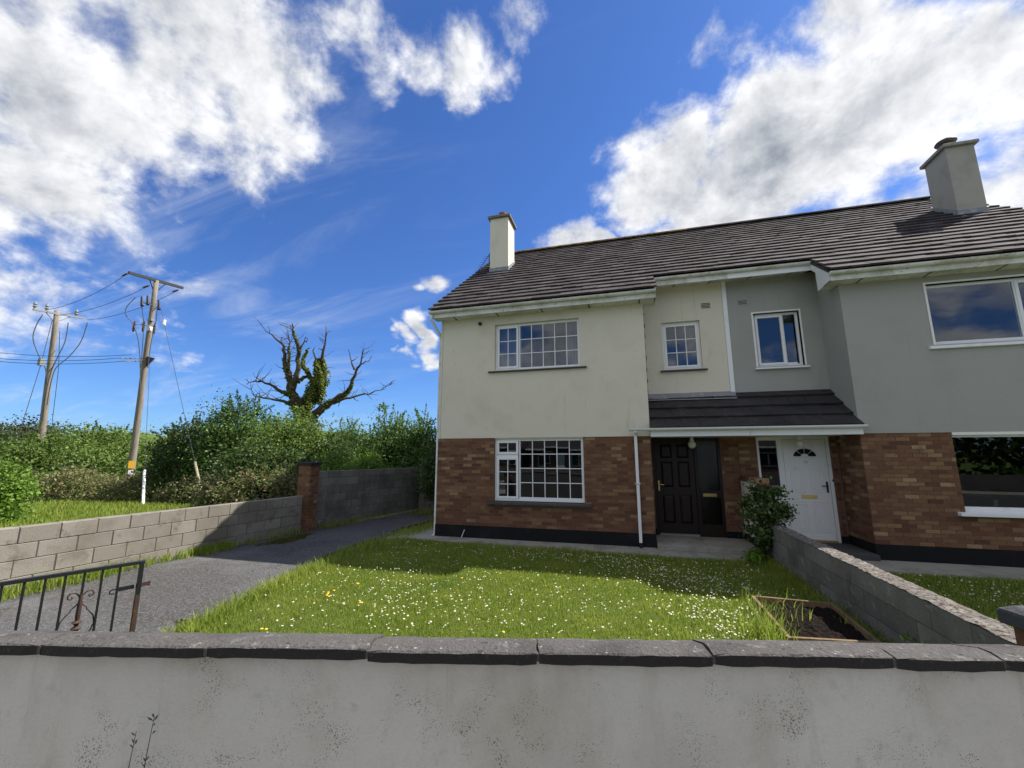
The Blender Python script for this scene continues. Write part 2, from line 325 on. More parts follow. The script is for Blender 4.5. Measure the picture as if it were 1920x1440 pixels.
def raw_mesh(name, V, Fq, m, parent=None, kind=None, smooth=False):
    """V (N,3), Fq (M,k) numpy"""
    me = bpy.data.meshes.new(name); n = len(V); k = Fq.shape[1]; q = len(Fq)
    me.vertices.add(n); me.vertices.foreach_set('co', V.astype(np.float32).ravel())
    me.loops.add(q*k); me.loops.foreach_set('vertex_index', Fq.astype(np.int32).ravel())
    me.polygons.add(q); me.polygons.foreach_set('loop_start', (np.arange(q)*k).astype(np.int32)); me.polygons.foreach_set('loop_total', np.full(q, k, np.int32))
    me.update(calc_edges=True); me.materials.append(m)
    o = bpy.data.objects.new(name, me); COL.objects.link(o)
    if parent: o.parent = parent; o.location = -Vector(parent['_w'] if '_w' in parent.keys() else parent.location)
    if kind: o['kind'] = kind
    return o
def spread(items, mesh_of, m, par, name, stuff_name, limit=300):
    """items: (loc, rot, key) ; the nearest become objects of their own, the rest one joined part"""
    items = sorted(items, key=lambda it: (Vector(it[0]) - CP).length)
    for loc, rot, key in items[:limit]: child(name, mesh_of(key), par, loc, rot)
    if len(items) > limit:
        mb = MB(); mb.raw = True
        for loc, rot, key in items[limit:]:
            me = mesh_of(key); M = Matrix.Translation(loc) @ (rot.to_matrix().to_4x4() if hasattr(rot, 'to_matrix') else Matrix())
            mb.add([M @ v.co for v in me.vertices], [tuple(p.vertices) for p in me.polygons])
        P(mb, stuff_name, m, par, kind='stuff')
from mathutils import Euler
# ------------------------------------------------------------------ the site
XL, XR, XP_, XN = -4.493, .503, 2.42, 4.338
YF, YR, YB = 9.492, 10.425, 20.1
PL, BT = .295, 2.32
SL = .745; YG, ZG = 9.04, 5.5; YRG = 14.8; ZRG = ZG + SL*(YRG-YG)
cs = 1/math.hypot(1, SL); sn = SL*cs
W0 = Vector((-.61, 1.46, 0)); WE = Vector((math.cos(math.radians(13.42)), math.sin(math.radians(13.42)), 0)); WN = Vector((-WE.y, WE.x, 0))
def W(s, t, z): return W0 + WE*s + WN*t + Vector((0, 0, z))
def struct(mb, name, m, **kw): o = mb.build(name, m, None, **kw); o['kind'] = 'structure'; return o
g = MB(); R_ = 900
g.quad((-R_, -R_, -.03), (R_, -R_, -.03), (R_, R_, -.03), (-R_, R_, -.03)); struct(g, 'ground', fieldm)
# driveway, lawns, path
def sheet(poly, z, n=None): return MB().add([(x, y, z) for x, y in poly], [tuple(range(len(poly)))])
dr = [W(-8.2, .2, 0)[:2], W(-4.2, .2, 0)[:2], (-4.75, 3.5), (-5.2, 6), (-5.3, 8), (-5.55, 9.6), (-5.45, 13.8), (-7.6, 14), (-8.25, 9.6), (-8.7, 4), W(-8.2, .2, 0)[:2]]
struct(sheet([tuple(p) for p in dr[:-1]], -.006), 'driveway', tarmac)
lawn_poly = [tuple(W(-4.3, .2, 0)[:2]), tuple(W(3.05, .2, 0)[:2]), (2.42, 9.1), (-5.35, 9.15), (-5.25, 8), (-5.18, 6.4), (-5.12, 5.6), (-4.9, 4.6), (-4.6, 3.6)]
struct(sheet(lawn_poly, .0), 'lawn', lawnm)
nl = [tuple(W(3.1, .2, 0)[:2]), (9.2, 3.6), (9.2, 8.75), (2.55, 8.75)]
struct(sheet(nl, .0), 'lawn', lawnm)
pp = MB()
for x0, x1 in ((-5.5, -3.2), (-3.195, -.9), (-.895, .9), (.905, 2.395)): pp.box(x0, x1, 8.72 if x0 > -5 else 8.95, 9.62, -.05, .025)
pp.box(-5.3, -4.4, 9.625, 13.5, -.05, .022)
struct(pp, 'path', conc)
pp = MB().box(2.62, 9.5, 8.62, 9.62, -.05, .025); struct(pp, 'path', conc)
# footpath and road on the camera's side of the wall
def wslab(s0, s1, t0, t1, z0, z1): 
    c = W((s0+s1)/2, (t0+t1)/2, (z0+z1)/2); return (c, WE, WN, Vector((0, 0, 1)), (s1-s0)/2, (t1-t0)/2, (z1-z0)/2)
struct(MB().obox(*wslab(-40, 40, -2.6, .03, -.1, .2)), 'footpath', conc)
kb = MB()
for i in range(-20, 20): kb.obox(*wslab(i*.92, i*.92+.91, -2.73, -2.605, -.1, .21))
struct(kb, 'kerb', conc)
struct(MB().obox(*wslab(-80, 80, -9.2, -2.735, -.12, .08)), 'road', road)
struct(MB().obox(*wslab(-40, 40, -11.2, -9.205, -.1, .2)), 'footpath', conc)
# distant hill
hm = MB(); nn = 40
hp = []
for i in range(nn+1):
    a = math.radians(100 + 75*i/nn)     # from north-west round to the west
    hgt = 6 + 9*math.sin(math.pi*min(1, i/nn*1.15))**2 + 2.2*math.sin(i*1.3)
    hp.append((a, max(2, hgt)))
vs = []
for a, h in hp:
    for r, k in ((170, 0), (215, .75), (260, 1.), (330, .8), (420, 0)): vs.append((r*math.cos(a), r*math.sin(a), h*k - .2))
fs = [(i*5+k, (i+1)*5+k, (i+1)*5+k+1, i*5+k+1) for i in range(nn) for k in range(4)]
hm.add(vs, fs); struct(hm, 'hill', fieldm, smooth=True)
# ------------------------------------------------------------------ bricks
_bm = {}
def brick_mesh(L):
    k = round(L, 3)
    if k not in _bm: _bm[k] = boxmesh('brick', k, .03, .065, brickm, 0, (.5, 0, .5))
    return _bm[k]
def brick_rect(u0, u1, z0, z1, place, holes=(), start=0):
    """place(u, z) -> (loc, rot) with the brick's face on the wall plane; running bond, course 75 mm"""
    out = []; n = int(round((z1-z0)/.075)); dz = (z1-z0)/n
    for c in range(n):
        zc = z0 + dz*(c+.5); cuts = [(u0, u1)]
        for (a, b, za, zb) in holes:
            if za < zc < zb:
                nc = []
                for (p, q) in cuts:
                    if b <= p or a >= q: nc.append((p, q))
                    else:
                        if a > p + .03: nc.append((p, a))
                        if b < q - .03: nc.append((b, q))
                cuts = nc
        off = .1125 if (c+start) % 2 else 0.
        for (p, q) in cuts:
            k = math.floor((p - u0 + off)/.225); u = u0 - off + k*.225
            while u < q - .02:
                a, b = max(u, p) + .005, min(u+.215, q) - .002
                if b - a > .03:
                    L = round((b-a)/.02)*.02 if b-a < .2 else .215
                    L = min(L, b-a) if b-a < .2 else .215
                    l, r = place((a+b)/2, zc); out.append((l, r, round(max(L, .03), 3)))
                u += .225
    return out
def front(y):
    return lambda u, z: (Vector((u, y + rnd.uniform(-.0015, .002), z)), Euler((rnd.uniform(-.006, .006), 0, rnd.uniform(-.006, .006))))
def side(x, sgn):   # face normal sgn*X
    return lambda u, z: (Vector((x + rnd.uniform(-.0015, .0015), u, z)), Euler((0, 0, sgn*math.pi/2)))
# ------------------------------------------------------------------ generic house pieces
def wall_cells(mb, x0, x1, z0, z1, y, holes, depth=.12):
    xs = sorted({x0, x1, *[h[0] for h in holes], *[h[1] for h in holes]}); zs = sorted({z0, z1, *[h[2] for h in holes], *[h[3] for h in holes]})
    xs = [x for x in xs if x0-1e-6 <= x <= x1+1e-6]; zs = [z for z in zs if z0-1e-6 <= z <= z1+1e-6]
    for a, b in zip(xs, xs[1:]):
        for c, d in zip(zs, zs[1:]):
            if any(h[0] <= (a+b)/2 <= h[1] and h[2] <= (c+d)/2 <= h[3] for h in holes): continue
            mb.quad((a, y, c), (b, y, c), (b, y, d), (a, y, d))
    for (a, b, c, d) in holes:
        for q in (((a,y,c),(a,y+depth,c),(a,y+depth,d),(a,y,d)), ((b,y,c),(b,y,d),(b,y+depth,d),(b,y+depth,c)),
                  ((a,y,d),(a,y+depth,d),(b,y+depth,d),(b,y,d)), ((a,y,c),(b,y,c),(b,y+depth,c),(a,y+depth,c))): mb.quad(*q)
def window(house, x0, x1, z0, z1, y, sashes, sill=None, sillm_=None, frame=.055, gl=None, label=None):
    """frame set with its face at y; sashes: (x0,x1,z0,z1,cols,rows,casement)"""
    gl = gl or glass
    fm = MB(); fd = .06
    cuts_x = sorted({s[0] for s in sashes} | {s[1] for s in sashes})
    fm.box(x0, x0+frame, y, y+fd, z0, z1); fm.box(x1-frame, x1, y, y+fd, z0, z1)
    fm.box(x0+frame, x1-frame, y, y+fd, z0, z0+frame); fm.box(x0+frame, x1-frame, y, y+fd, z1-frame, z1)
    win = P(fm, 'window', upvc, house, bevel=.004)
    if label: win['label'] = label
    for (a, b, c, d, nc, nr, cas) in sashes:
        if a > x0+frame+.001: P(MB().box(a-.03, a, y+.002, y+fd-.002, z0+frame, z1-frame), 'mullion', upvc, win, bevel=.003)
        if c > z0+frame+.001: P(MB().box(a, b, y+.002, y+fd-.002, c-.085, c), 'transom', upvc, win, bevel=.003)
        if cas:
            e = .045; sm = MB(); yy = y-.014
            sm.box(a-.008, a+e, yy, y+.035, c-.008, d+.008); sm.box(b-e, b+.008, yy, y+.035, c-.008, d+.008); sm.box(a+e, b-e, yy, y+.035, c-.008, c+e); sm.box(a+e, b-e, yy, y+.035, d-e, d+.008)
            P(sm, 'sash_frame', upvc, win, bevel=.004); a, b, c, d = a+e, b-e, c+e, d-e
        hb = .009
        for k in range(1, nc): xx = a+(b-a)*k/nc; P(MB().box(xx-hb, xx+hb, y+.008, y+.034, c, d), 'glazing_bar', upvc, win)
        for k in range(1, nr):
            zz = c+(d-c)*k/nr
            P(MB().box(a, b, y+.010, y+.032, zz-hb, zz+hb), 'glazing_bar', upvc, win)
        pm = boxmesh('pane', (b-a)/nc, .004, (d-c)/nr, gl)
        for i in range(nc):
            for j in range(nr):
                child('pane', pm, win, (a+(b-a)*(i+.5)/nc, y+.021, c+(d-c)*(j+.5)/nr), (rnd.uniform(-.003, .003), 0, rnd.uniform(-.003, .003)))
    if sill:
        o_, h_, pr = sill
        sm = MB(); a, b = x0-o_, x1+o_
        sm.prism([(y+.05, z0-.004), (y+.05, z0-h_), (y-pr, z0-h_), (y-pr, z0-.03)], lambda q, z, k: ((a, b)[k], q, z))
        P(sm, 'sill', sillm_, win, bevel=.004)
    return win
def gutter(house, xa, xb, y, z, m, name='gutter', r=.058):
    """half-round trough, open at the top; y,z = front top lip"""
    mb = MB(); n = 9; prof = []
    for k in range(n+1): q = math.pi*k/n; prof.append((y + r - r*math.cos(q), z - r*math.sin(q)))
    for k in range(n, -1, -1): q = math.pi*k/n; prof.append((y + r - (r-.006)*math.cos(q), z - (r-.006)*math.sin(q)))
    mb.prism(prof, lambda a, b, k: ((xa, xb)[k], a, b))
    gt = P(mb, name, m, house)
    x = xa + .3; 
    while x < xb:
        jb = MB(); pr = [(y + r - (r+.006)*math.cos(math.pi*k/n), z - (r+.006)*math.sin(math.pi*k/n)) for k in range(n+1)] + [(y + r - r*math.cos(math.pi*k/n), z - (r)*math.sin(math.pi*k/n)) for k in range(n, -1, -1)]
        jb.prism(pr, lambda a, b, k: ((x, x+.035)[k], a, b)); P(jb, 'gutter_bracket', m, gt); x += .95
    for xx in (xa, xb):
        P(MB().prism([(y + r - (r+.003)*math.cos(math.pi*k/n), z - (r+.003)*math.sin(math.pi*k/n)) for k in range(n+1)], lambda a, b, k: (xx-.003+.006*k, a, b)), 'gutter_end_cap', m, gt)
    return gt
TW, GA, TT = .332, .345, .040
_tm = {}
def tile_mesh(w, m, key):
    k = (round(w, 3), key)
    if k not in _tm:
        # local: x across, y up the slope (0 = tail), z normal; tail sits on the course below
        L = GA + .075; lift = TT*.95
        mb = MB(); x0, x1 = -w/2, w/2
        vs = [(x0,0,lift),(x1,0,lift),(x1,L,0),(x0,L,0),(x0,0,lift+TT),(x1,0,lift+TT),(x1,L,TT*.8),(x0,L,TT*.8)]
        mb.add(vs, [(0,3,2,1),(4,5,6,7),(0,1,5,4),(1,2,6,5),(2,3,7,6),(3,0,4,7)])
        o = mb.build('tile', m, None); _tm[k] = o.data; bpy.data.objects.remove(o)
    return _tm[k]
def tile_rows(xa_of, y0, z0, y1, m, key, slope=SL, gauge=GA):
    c = 1/math.hypot(1, slope); s = slope*c; out = []; i = 0; th = math.atan(slope)
    while True:
        y = y0 + i*gauge*c; z = z0 + i*gauge*s
        if y > y1 - .05: break
        for (xa, xb) in xa_of(y):
            x = xa - (TW/2 if i % 2 else 0)
            while x < xb - .02:
                a, b = max(x, xa), min(x+TW-.004, xb)
                if b - a > .04:
                    out.append((Vector(((a+b)/2, y + rnd.uniform(-.006, .006), z + rnd.uniform(-.003, .004))), Euler((th + rnd.uniform(-.012, .012), rnd.uniform(-.010, .010), rnd.uniform(-.008, .008))), round((b-a)/.02)*.02 if b-a < .3 else TW-.004))
                x += TW
        i += 1
    return out
def lamp(house, x, y, z):
    L = P(MB().lathe((x, y, z), [(.05, 0), (.05, .03), (.035, .035), (.035, .09)], 14), 'porch_lamp', white, house)
    P(MB().sphere((x, y, z-.075), .088, 18, 12), 'lamp_globe', globe, L, smooth=True)
def text_mesh(name, s, size, m, par, loc, rot, ext=.002):
    c = bpy.data.curves.new(name, 'FONT'); c.body = s; c.size = size; c.extrude = ext; c.align_x = 'CENTER'; c.align_y = 'CENTER'
    o = bpy.data.objects.new(name, c); COL.objects.link(o); bpy.context.view_layer.update()
    me = bpy.data.meshes.new_from_object(o.evaluated_get(bpy.context.evaluated_depsgraph_get())); bpy.data.objects.remove(o)
    me.materials.clear(); me.materials.append(m); return child(name, me, par, loc, rot)
# ------------------------------------------------------------------ the pair of houses
def mirror(x): return 2*XP_ - x
def build_house(own):
    """own: the cream house; otherwise its mirrored neighbour"""
    mx = (lambda a, b: (a, b)) if own else (lambda a, b: (mirror(b), mirror(a)))
    m1 = (lambda a: a) if own else mirror
    render = cream if own else greyr
    root = thing('semi_detached_house', (m1(-1.), 14, 0),
                 'cream rendered semi-detached house with brown brick ground floor and dark brown door' if own else
                 'sage grey semi-detached house with brick ground floor and white door at right', 'house')
    wx0, wx1 = mx(XL, XR); rx0, rx1 = mx(XR, XP_); full0, full1 = mx(XL, XP_)
    if own:
        up = (-3.04, -.955, 3.965, 5.13); lo = (-3.03, -.94, .874, 2.30); rw = (.965, 1.83, 3.95, 5.13)
    else:
        up = (5.76, 7.86, 3.975, 5.19); lo = (5.76, 7.86, .93, 2.27); rw = (2.99, 3.925, 3.90, 5.175)
    # --- walls
    wm = MB(); wm.raw = True
    wall_cells(wm, wx0, wx1, BT, 5.40, YF-.012, [up], .10)
    wm.quad((wx0, YF-.012, BT), (wx1, YF-.012, BT), (wx1, YF+.03, BT), (wx0, YF+.03, BT))
    wall_cells(wm, rx0, rx1, 2.35, 6.06, YR, [rw], .10)
    xi = m1(XR)     # wing's inner flank
    wm.quad((xi, YF-.012, BT), (xi, YR, BT), (xi, YR, 6.0), (xi, YF-.012, 5.4))
    xo = m1(XL)     # outer gable
    wm.add([(xo, YF-.012, 0), (xo, YB, 0), (xo, YB, 5.4), (xo, YRG, ZRG-.1), (xo, YF-.012, 5.55)], [(0, 1, 2, 3, 4)])
    wm.quad((full0, YB, 0), (full1, YB, 0), (full1, YB, 5.5), (full0, YB, 5.5))
    wm.add([(XP_, YR, 0), (XP_, YB, 0), (XP_, YB, 5.4), (XP_, YRG, ZRG-.15), (XP_, YR, 6.0)], [(0, 1, 2, 3, 4)])
    wall = P(wm, 'wall', render, root)
    # --- ground floor brick
    dr0, dr1 = (.58, 2.045) if own else (2.79, 4.19)           # door opening
    bw = MB(); bw.raw = True
    wall_cells(bw, wx0, wx1, 0, BT, YF+.006, [(lo[0], lo[1], lo[2]-.09, BT)] if own else [(lo[0], lo[1], lo[2]-.09, BT)], .1)
    wall_cells(bw, rx0, rx1, 0, 2.36, YR+.006, [(dr0, dr1, .1, 2.33)], .08)
    sgn = 1 if own else -1
    bw.quad((xi - sgn*.006, YF, 0), (xi - sgn*.006, YR, 0), (xi - sgn*.006, YR, 2.36), (xi - sgn*.006, YF, 2.36))
    bwall = P(bw, 'brick_wall', mortar, root)
    it = brick_rect(wx0, wx1, PL, BT-.002, front(YF), [(lo[0]-.002, lo[1]+.002, lo[2]-.10, 3)])
    it += brick_rect(rx0+.035 if own else rx0, rx1 if own else rx1-.035, PL, BT, front(YR), [(dr0-.004, dr1+.004, 0, 3)])
    it += brick_rect(YF+.032, YR, PL, BT, side(xi, sgn), start=1)
    spread(it, brick_mesh, brickm, bwall, 'brick', 'further_bricks')
    # window head strip and plinth
    if own: P(MB().box(lo[0], lo[1], YF+.004, YF+.08, BT-.022, BT+.002), 'window_head', cream, root)
    else: P(MB().box(lo[0], lo[1]+.4, YF-.018, YF+.08, BT-.05, BT+.0), 'window_head', white, root)
    pm = MB(); pm.box(wx0 - (.012 if own else -.0), wx1, YF-.014, YF+.02, 0, PL)
    pm.box(min(xi, xi+sgn*.014), max(xi, xi+sgn*.014), YF-.014, YR, 0, PL)
    if own: pm.box(2.045, 2.40, YR-.014, YR+.02, 0, PL-.03); pm.box(XR+.014, .58, YR-.014, YR+.02, 0, PL-.03)
    else: pm.box(2.62, 2.79, YR-.014, YR+.02, 0, PL-.03); pm.box(4.19, 4.324, YR-.014, YR+.02, 0, PL-.03)
    P(pm, 'plinth', black, root)
    # --- windows
    if own:
        x0, x1, z0, z1 = up; xm = -2.44
        window(root, *up, YF+.075, [(x0+.055, xm-.02, z0+.055, z1-.055, 2, 3, True), (xm+.03, x1-.03, z0+.055, z1-.05, 5, 3, False)], (.15, .06, .155), sillm)
        x0, x1, z0, z1 = lo
        window(root, *lo, YF+.055, [(x0+.055, xm-.025, 1.945, z1-.055, 2, 1, True), (x0+.055, xm-.025, z0+.055, 1.855, 2, 3, True), (xm+.03, x1-.035, z0+.09, z1-.035, 5, 4, False)], (.16, .08, .15), sillm)
        x0, x1, z0, z1 = rw
        window(root, *rw, YR+.085, [(x0+.055, x1-.055, z0+.055, z1-.055, 3, 3, True)], (.09, .06, .165), sillm)
    else:
        x0, x1, z0, z1 = up
        window(root, *up, YF+.08, [(x0+.05, 7.14, z0+.08, z1-.05, 1, 1, False), (7.17, x1-.05, z0+.08, z1-.05, 1, 1, True)], (.12, .085, .15), upvc)
        x0, x1, z0, z1 = lo
        window(root, *lo, YF+.07, [(x0+.035, 7.14, z0+.07, z1-.035, 1, 1, False), (7.17, x1-.05, z0+.07, z1-.05, 1, 1, True)], (.12, .085, .16), upvc, frame=.04, gl=glassd)
        x0, x1, z0, z1 = rw
        window(root, *rw, YR+.085, [(x0+.055, x0+.605, z0+.055, z1-.055, 1, 1, True), (x0+.635, x1-.10, z0+.09, z1-.055, 1, 1, False)], (.07, .065, .165), upvc)
        for (a, b, c, d, yy) in ((rw[0], rw[1], rw[2], rw[3], YR), (up[0], up[1], up[2], up[3], YF-.012)):      # white plaster bands round the upper windows
            bd = MB(); w_ = .035; bd.box(a-w_, a, yy-.012, yy+.085, c-.0, d+w_); bd.box(b, b+w_, yy-.012, yy+.085, c, d+w_); bd.box(a, b, yy-.012, yy+.085, d, d+w_)
            P(bd, 'window_surround', white, root)
        P(MB().box(6.29, 6.35, YF+.16, YF+.20, lo[2]+.075, lo[2]+.19), 'window_ornament', white, root, bevel=.008)
    # --- rooms behind the glass
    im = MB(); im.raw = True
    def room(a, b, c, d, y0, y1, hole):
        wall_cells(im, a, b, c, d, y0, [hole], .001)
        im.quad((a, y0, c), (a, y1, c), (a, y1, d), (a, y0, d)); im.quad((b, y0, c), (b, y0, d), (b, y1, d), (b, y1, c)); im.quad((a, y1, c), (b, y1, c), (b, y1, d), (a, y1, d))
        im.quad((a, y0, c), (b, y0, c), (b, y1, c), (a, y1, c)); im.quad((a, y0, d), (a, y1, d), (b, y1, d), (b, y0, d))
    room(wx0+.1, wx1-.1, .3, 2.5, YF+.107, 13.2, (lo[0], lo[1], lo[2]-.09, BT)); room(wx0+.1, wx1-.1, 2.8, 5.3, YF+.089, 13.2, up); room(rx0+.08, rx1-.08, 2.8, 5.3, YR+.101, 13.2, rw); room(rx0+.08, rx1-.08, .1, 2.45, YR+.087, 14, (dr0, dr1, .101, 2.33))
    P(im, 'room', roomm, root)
    if own:
        def drape(a, b, c, d, y):
            n = 26; vs = []
            for i in range(n+1):
                x = a+(b-a)*i/n; yy = y + .035*math.sin(i*1.25) + .012*math.sin(i*2.9)
                vs += [(x, yy, c), (x, yy, d)]
            P(MB().add(vs, [(2*i, 2*i+2, 2*i+3, 2*i+1) for i in range(n)]), 'curtain', curtain, root, smooth=True)
        drape(-3.05, -2.42, 3.9, 5.15, YF+.28); drape(-1.28, -.9, 3.9, 5.15, YF+.28)
    # --- doors
    if own:
        fr = MB(); y = YR+.02
        fr.box(.58, .64, y, y+.09, .12, 2.33); fr.box(1.49, 1.56, y, y+.09, .12, 2.33); fr.box(1.985, 2.045, y, y+.09, .12, 2.33); fr.box(.64, 1.49, y, y+.09, 2.27, 2.33); fr.box(1.56, 1.985, y, y+.09, 2.25, 2.33)
        fr.box(1.56, 1.985, y, y+.09, .12, .385); fr.box(1.56, 1.985, y, y+.09, 1.02-.06, 1.13)
        df = P(fr, 'door_frame', brownd, root, bevel=.004)
        P(MB().box(1.56, 1.985, y+.045, y+.05, 1.13, 2.25), 'side_light', obsc, df); P(MB().box(1.56, 1.985, y+.045, y+.05, .385, .96), 'side_light', obsc, df)
        P(MB().box(1.62, 1.90, y-.012, y-.001, .995, 1.065), 'letterbox', brass, df, bevel=.003)
        P(MB().box(.645, 1.49, y-.03, y+.09, .12, .165), 'threshold', steel, df)
        dm = MB(); a, b, c, d = .645, 1.485, .17, 2.265; yd = y+.03
        xs = [a, a+.11, a+.365, a+.475, a+.73, b]; zs = [c, c+.22, c+.83, c+1.02, c+1.60, c+1.68, c+1.99, d]
        dm.box(xs[0], xs[1], yd, yd+.045, c, d); dm.box(xs[2], xs[3], yd, yd+.045, c, d); dm.box(xs[4], xs[5], yd, yd+.045, c, d)
        for xa, xb in ((xs[1], xs[2]), (xs[3], xs[4])):
            for za, zb in ((zs[0], zs[1]), (zs[2], zs[3]), (zs[4], zs[5]), (zs[6], zs[7])): dm.box(xa, xb, yd+.0005, yd+.0445, za, zb)
        door = P(dm, 'door', brownd, root)
        for xa, xb in ((xs[1], xs[2]), (xs[3], xs[4])):
            for za, zb in ((zs[1], zs[2]), (zs[3], zs[4]), (zs[5], zs[6])):
                e = .045; q = MB()
                q.add([(xa,yd+.03,za),(xb,yd+.03,za),(xb,yd+.03,zb),(xa,yd+.03,zb),(xa+e,yd+.008,za+e),(xb-e,yd+.008,za+e),(xb-e,yd+.008,zb-e),(xa+e,yd+.008,zb-e)],
                      [(0,1,5,4),(1,2,6,5),(2,3,7,6),(3,0,4,7),(4,5,6,7)])
                P(q, 'door_panel', brownd, door)
        h = MB().box(.672, .705, yd-.008, yd-.0005, 1.10, 1.33).tube([(.69, yd-.008, 1.245), (.69, yd-.05, 1.245), (.72, yd-.055, 1.245), (.80, yd-.052, 1.238)], .009, 8)
        P(h, 'door_handle', brass, door)
    else:
        y = YR+.02; fr = MB(); a0, a1, b0, b1 = 2.79, 3.245, 3.245, 4.19
        fr.box(a0, a0+.05, y, y+.08, .12, 2.33); fr.box(3.19, 3.30, y, y+.08, .12, 2.33); fr.box(4.125, a1*0+b1, y, y+.08, .12, 2.33); fr.box(a0+.05, 3.19, y, y+.08, 2.235, 2.33); fr.box(3.30, 4.125, y, y+.08, 2.255, 2.33)
        fr.box(a0+.05, 3.19, y, y+.08, 1.05, 1.135); fr.box(a0+.05, 3.19, y, y+.08, .12, .2)
        df = P(fr, 'door_frame', upvc, root, bevel=.005)
        P(MB().box(a0+.05, 3.19, y+.03, y+.034, 1.135, 2.235), 'side_light', glassd, df); P(MB().box(a0+.05, 3.19, y+.025, y+.05, .2, 1.05), 'side_panel', upvc, df, bevel=.003)
        P(MB().box(3.28, 4.14, y-.05, y+.08, .10, .15), 'threshold', brass, df)
        yd = y+.012; a, b, c, d = 3.305, 4.12, .155, 2.25
        door = P(MB().box(a, b, yd, yd+.05, c, d), 'door', upvc, root, bevel=.006)
        P(MB().box(a+.015, b-.015, yd-.010, yd-.0005, c+.015, c+.10), 'weather_bar', upvc, door, bevel=.003)
        for (pa, pb, za, zb) in ((a+.10, a+.355, 1.13, 1.66), (b-.355, b-.10, 1.13, 1.66), (a+.10, a+.355, .33, .95), (b-.355, b-.10, .33, .95)):
            q = MB(); e = .022
            for k, (o1, hh) in enumerate(((0, .010), (.055, .008))):
                A, B, Cc, Dd = pa+o1, pb-o1, za+o1, zb-o1
                q.box(A, A+e, yd-hh, yd-.0003, Cc, Dd); q.box(B-e, B, yd-hh, yd-.0003, Cc, Dd); q.box(A+e, B-e, yd-hh, yd-.0003, Cc, Cc+e); q.box(A+e, B-e, yd-hh, yd-.0003, Dd-e, Dd)
            P(q, 'door_panel', upvc, door, bevel=.003)
        # fan light: four dark wedges with a raised rim
        cx, cz, r1, r0 = (a+b)/2, 1.885, .215, .075
        for k in range(4):
            q0, q1 = math.pi*k/4+.035, math.pi*(k+1)/4-.035; n = 8
            ring = [(cx+r1*math.cos(q0+(q1-q0)*i/n), cz+.8*r1*math.sin(q0+(q1-q0)*i/n)) for i in range(n+1)] + [(cx+r0*math.cos(q1-(q1-q0)*i/n), cz+.8*r0*math.sin(q1-(q1-q0)*i/n)) for i in range(n+1)]
            P(MB().prism(ring, lambda p, z, kk: (p, yd-.004+.003*kk, z)), 'fan_light_pane', black, door)
        rim = [(cx+(r1+.012)*math.cos(math.pi*i/16), yd-.004, cz-.004+.8*(r1+.012)*math.sin(math.pi*i/16)) for i in range(17)]
        P(MB().tube(rim, .011, 6).tube([rim[0], rim[-1]], .009, 6), 'fan_light_rim', upvc, door)
        P(MB().box(cx-.145, cx+.145, yd-.012, yd-.0005, 1.0, 1.075), 'letterbox', brass, door, bevel=.003)
        P(MB().box(b-.075, b-.040, yd-.010, yd-.0005, 1.13, 1.36).tube([(b-.057, yd-.01, 1.27), (b-.057, yd-.05, 1.27), (b-.10, yd-.055, 1.27), (b-.17, yd-.05, 1.27)], .010, 8), 'door_handle', ironk, door)
        text_mesh('door_number', '15', .085, steel, door, (cx, yd-.004, 1.765), (math.pi/2, 0, 0))
        P(MB().box(4.165, 4.185, y-.02, y-.001, 1.36, 1.41), 'doorbell', ironk, root)
    # --- porch floor
    fx0, fx1 = (XR+.016, 2.398) if own else (2.605, XN-.016)
    fl = MB()
    n = 2
    for i in range(n): a = fx0+(fx1-fx0)*i/n; fl.box(a+.002, a+(fx1-fx0)/n-.002, 9.26 if own else 9.35, YR+.10, .026, .125)
    P(fl, 'porch_floor', conc if own else road, root, bevel=.006)
    # --- porch roof (one half each)
    pa, pb = (XR+.0, XP_) if own else (XP_, XN)
    pth = .745; zp0 = 2.46; yp0 = 9.34; yp1 = YR-.01
    dk = MB(); dk.prism([(yp0+.05, zp0-.03), (yp1, zp0-.03+pth*(yp1-yp0-.05)), (yp1, zp0-.06), (yp0+.05, zp0-.09)], lambda q, z, k: ((pa, pb)[k], q, z))
    proof = P(dk, 'porch_roof', tilep, root)
    def pr_x(y): return [(pa, pb if own else pb)]
    for loc, rot, key in tile_rows(pr_x, yp0-.02, zp0-.025, yp1-.02, tilep, 'p', pth, .40): child('tile', tile_mesh(key, tilep, 'p'), proof, loc, rot)
    if own:
        zf = zp0 + pth*(yp1-.26-yp0); fy = yp1-.20
        P(MB().add([(pa, fy, zf+.115), (XP_+.03, fy, zf+.105), (XP_+.03, YR-.006, zf+.30), (pa, YR-.006, zf+.30)], [(0, 1, 2, 3)]), 'flashing', lead, proof)
    else: P(MB().box(pa, pb, YR-.02, YR-.004, zp0+pth*(yp1-yp0)-.02, zp0+pth*(yp1-yp0)+.07), 'flashing', tilep, proof)
    P(MB().box(pa+.002, pb-.002, 9.345, 9.372, 2.30, 2.45), 'porch_fascia', upvc, root)
    P(MB().box(pa+.004, pb-.004, 9.374, YR-.002, 2.315, 2.335), 'porch_ceiling', white, root)
    ga, gb = (.075, XP_-.002) if own else (XP_+.002, XN+.03)
    gutter(root, ga, gb, 9.225, 2.475, upvc)
    lx, ly = (1.43, 10.2) if own else (3.56, 10.2)
    lamp(root, lx, ly, 2.225)
